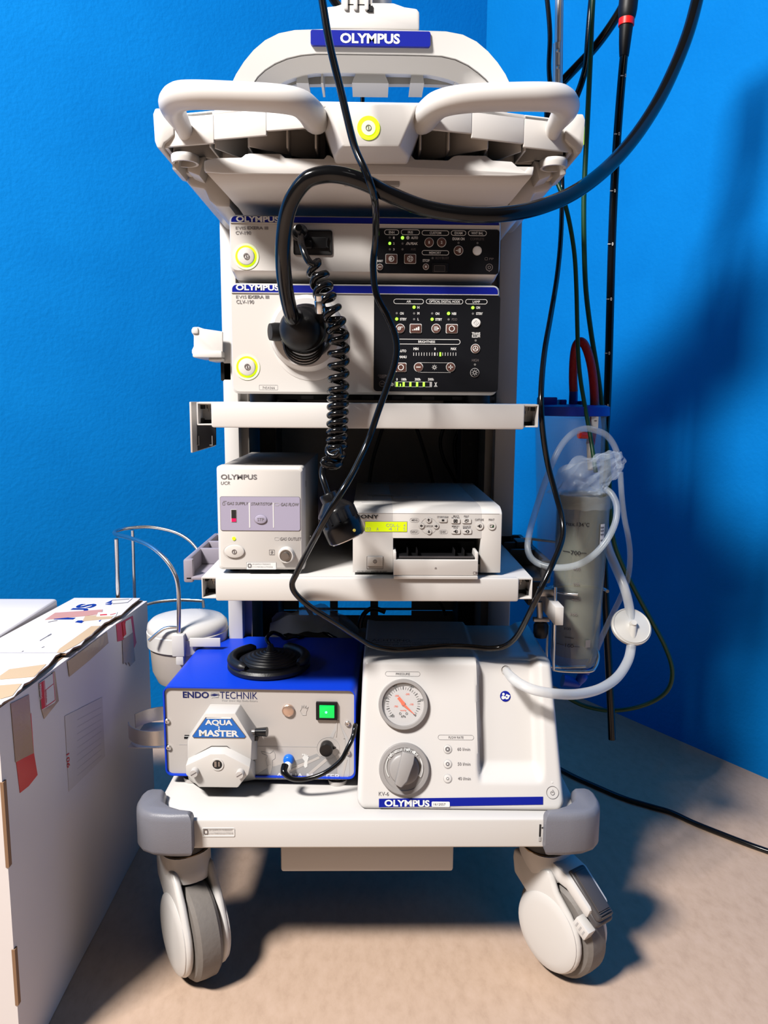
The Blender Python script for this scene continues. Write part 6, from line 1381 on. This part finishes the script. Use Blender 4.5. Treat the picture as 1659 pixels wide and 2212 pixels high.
solo_tube([(1284, -60, .31), (1279, 30, .31), (1275, 130, .31), (1269, 260, .31), (1263, 380, .31), (1261, 450, .31), (1262, 540, .31), (1266, 630, .31), (1277, 720, .31), (1293, 820, .31), (1305, 920, .31), (1314, 1000, .305), (1318, 1080, .30), (1324, 1160, .30), (1342, 1215, .31), (1370, 1272, .32), (1404, 1335, .34), (1436, 1395, .36), (1452, 1445, .37), (1446, 1484, .38), (1420, 1510, .39), (1375, 1528, .40), (1320, 1535, .41), (1270, 1527, .42), (1235, 1512, .43), (1205, 1490, .44)], .0046, 'cable_green', 'green_cable', 'long dark green cable hanging from the top and looping out to the right', 'cable')
solo_tube([(1193, 370, .22), (1203, 392, .20), (1218, 432, .19), (1231, 485, .19), (1241, 550, .19), (1245, 620, .19), (1247, 700, .19), (1249, 765, .19), (1254, 820, .19), (1264, 880, .185), (1274, 935, .175), (1282, 985, .16), (1287, 1020, .15)], .0036, 'cable_green', 'green_lead', 'thin dark green lead in front of the red hose', 'cable')
# cables behind the printer and under the shelf
for k, (L, r_) in enumerate((([(826, 925, .45), (815, 960, .45), (804, 1000, .45), (797, 1050, .45), (792, 1110, .45)], .0036), ([(900, 925, .45), (915, 970, .45), (932, 1030, .45), (948, 1100, .45)], .0036), ([(958, 925, .44), (951, 955, .44), (958, 990, .44), (978, 1030, .44), (1000, 1080, .44)], .0034), ([(992, 925, .46), (982, 960, .46), (985, 1000, .46), (994, 1040, .46), (1005, 1090, .46)], .0040))):
    solo_tube(L, r_, 'cable_black' if k > 1 else 'black_metal', 'rear_cable', ('dark cable leftmost of four behind the printer', 'dark cable second from left of four behind the printer', 'black cable third from left of four behind the printer', 'black cable rightmost of four behind the printer')[k], 'cable', n=5)
solo_tube([(652, 1290, .40), (668, 1320, .40), (686, 1350, .38), (706, 1368, .37), (722, 1378, .36), (738, 1392, .35)], .0046, 'cable_black', 'rear_cable', 'black cable dropping onto the clear plastic bag behind the blue pump', 'cable')
solo_tube([(832, 1322, .42), (812, 1315, .42), (795, 1318, .42), (782, 1334, .41), (778, 1360, .40), (790, 1390, .39)], .0050, 'cable_black', 'rear_cable', 'black cable arching beside the back corner of the white pump', 'cable')
solo_tube([(945, 1295, .46), (955, 1310, .46), (963, 1330, .46)], .003, 'cable_black', 'rear_cable', 'short black cable just above the back edge of the white pump', 'cable')
# power cord on the floor
L = [atz(1190, 1650, .006), atz(1235, 1675, .006), atz(1290, 1700, .006), atz(1350, 1725, .006), atz(1410, 1743, .006), atz(1450, 1755, .006), atz(1500, 1778, .006), atz(1560, 1802, .006), atz(1620, 1825, .006), atz(1690, 1850, .006), atz(1790, 1890, .006)]
mb = MB('cable_black'); mb.tube([p-L[0] for p in L], .0055, 12, 7); o = mb.build('power_cord'); o.location = L[0]; tag(o, 'black power cord lying across the floor to the right', 'cord')
# cable at the top left of the arch post
solo_tube([(700, -50, .12), (716, -8, .12), (731, 14, .12), (746, 32, .118)], .0062, 'cable_black', 'monitor_cable', 'short black cable running up beside the white monitor post', 'cable')
solo_tube([(782, 168, .30), (783, 200, .30), (783, 260, .30)], .0038, 'cable_black', 'monitor_cable', 'black cable hanging behind the opening of the white arch', 'cable')
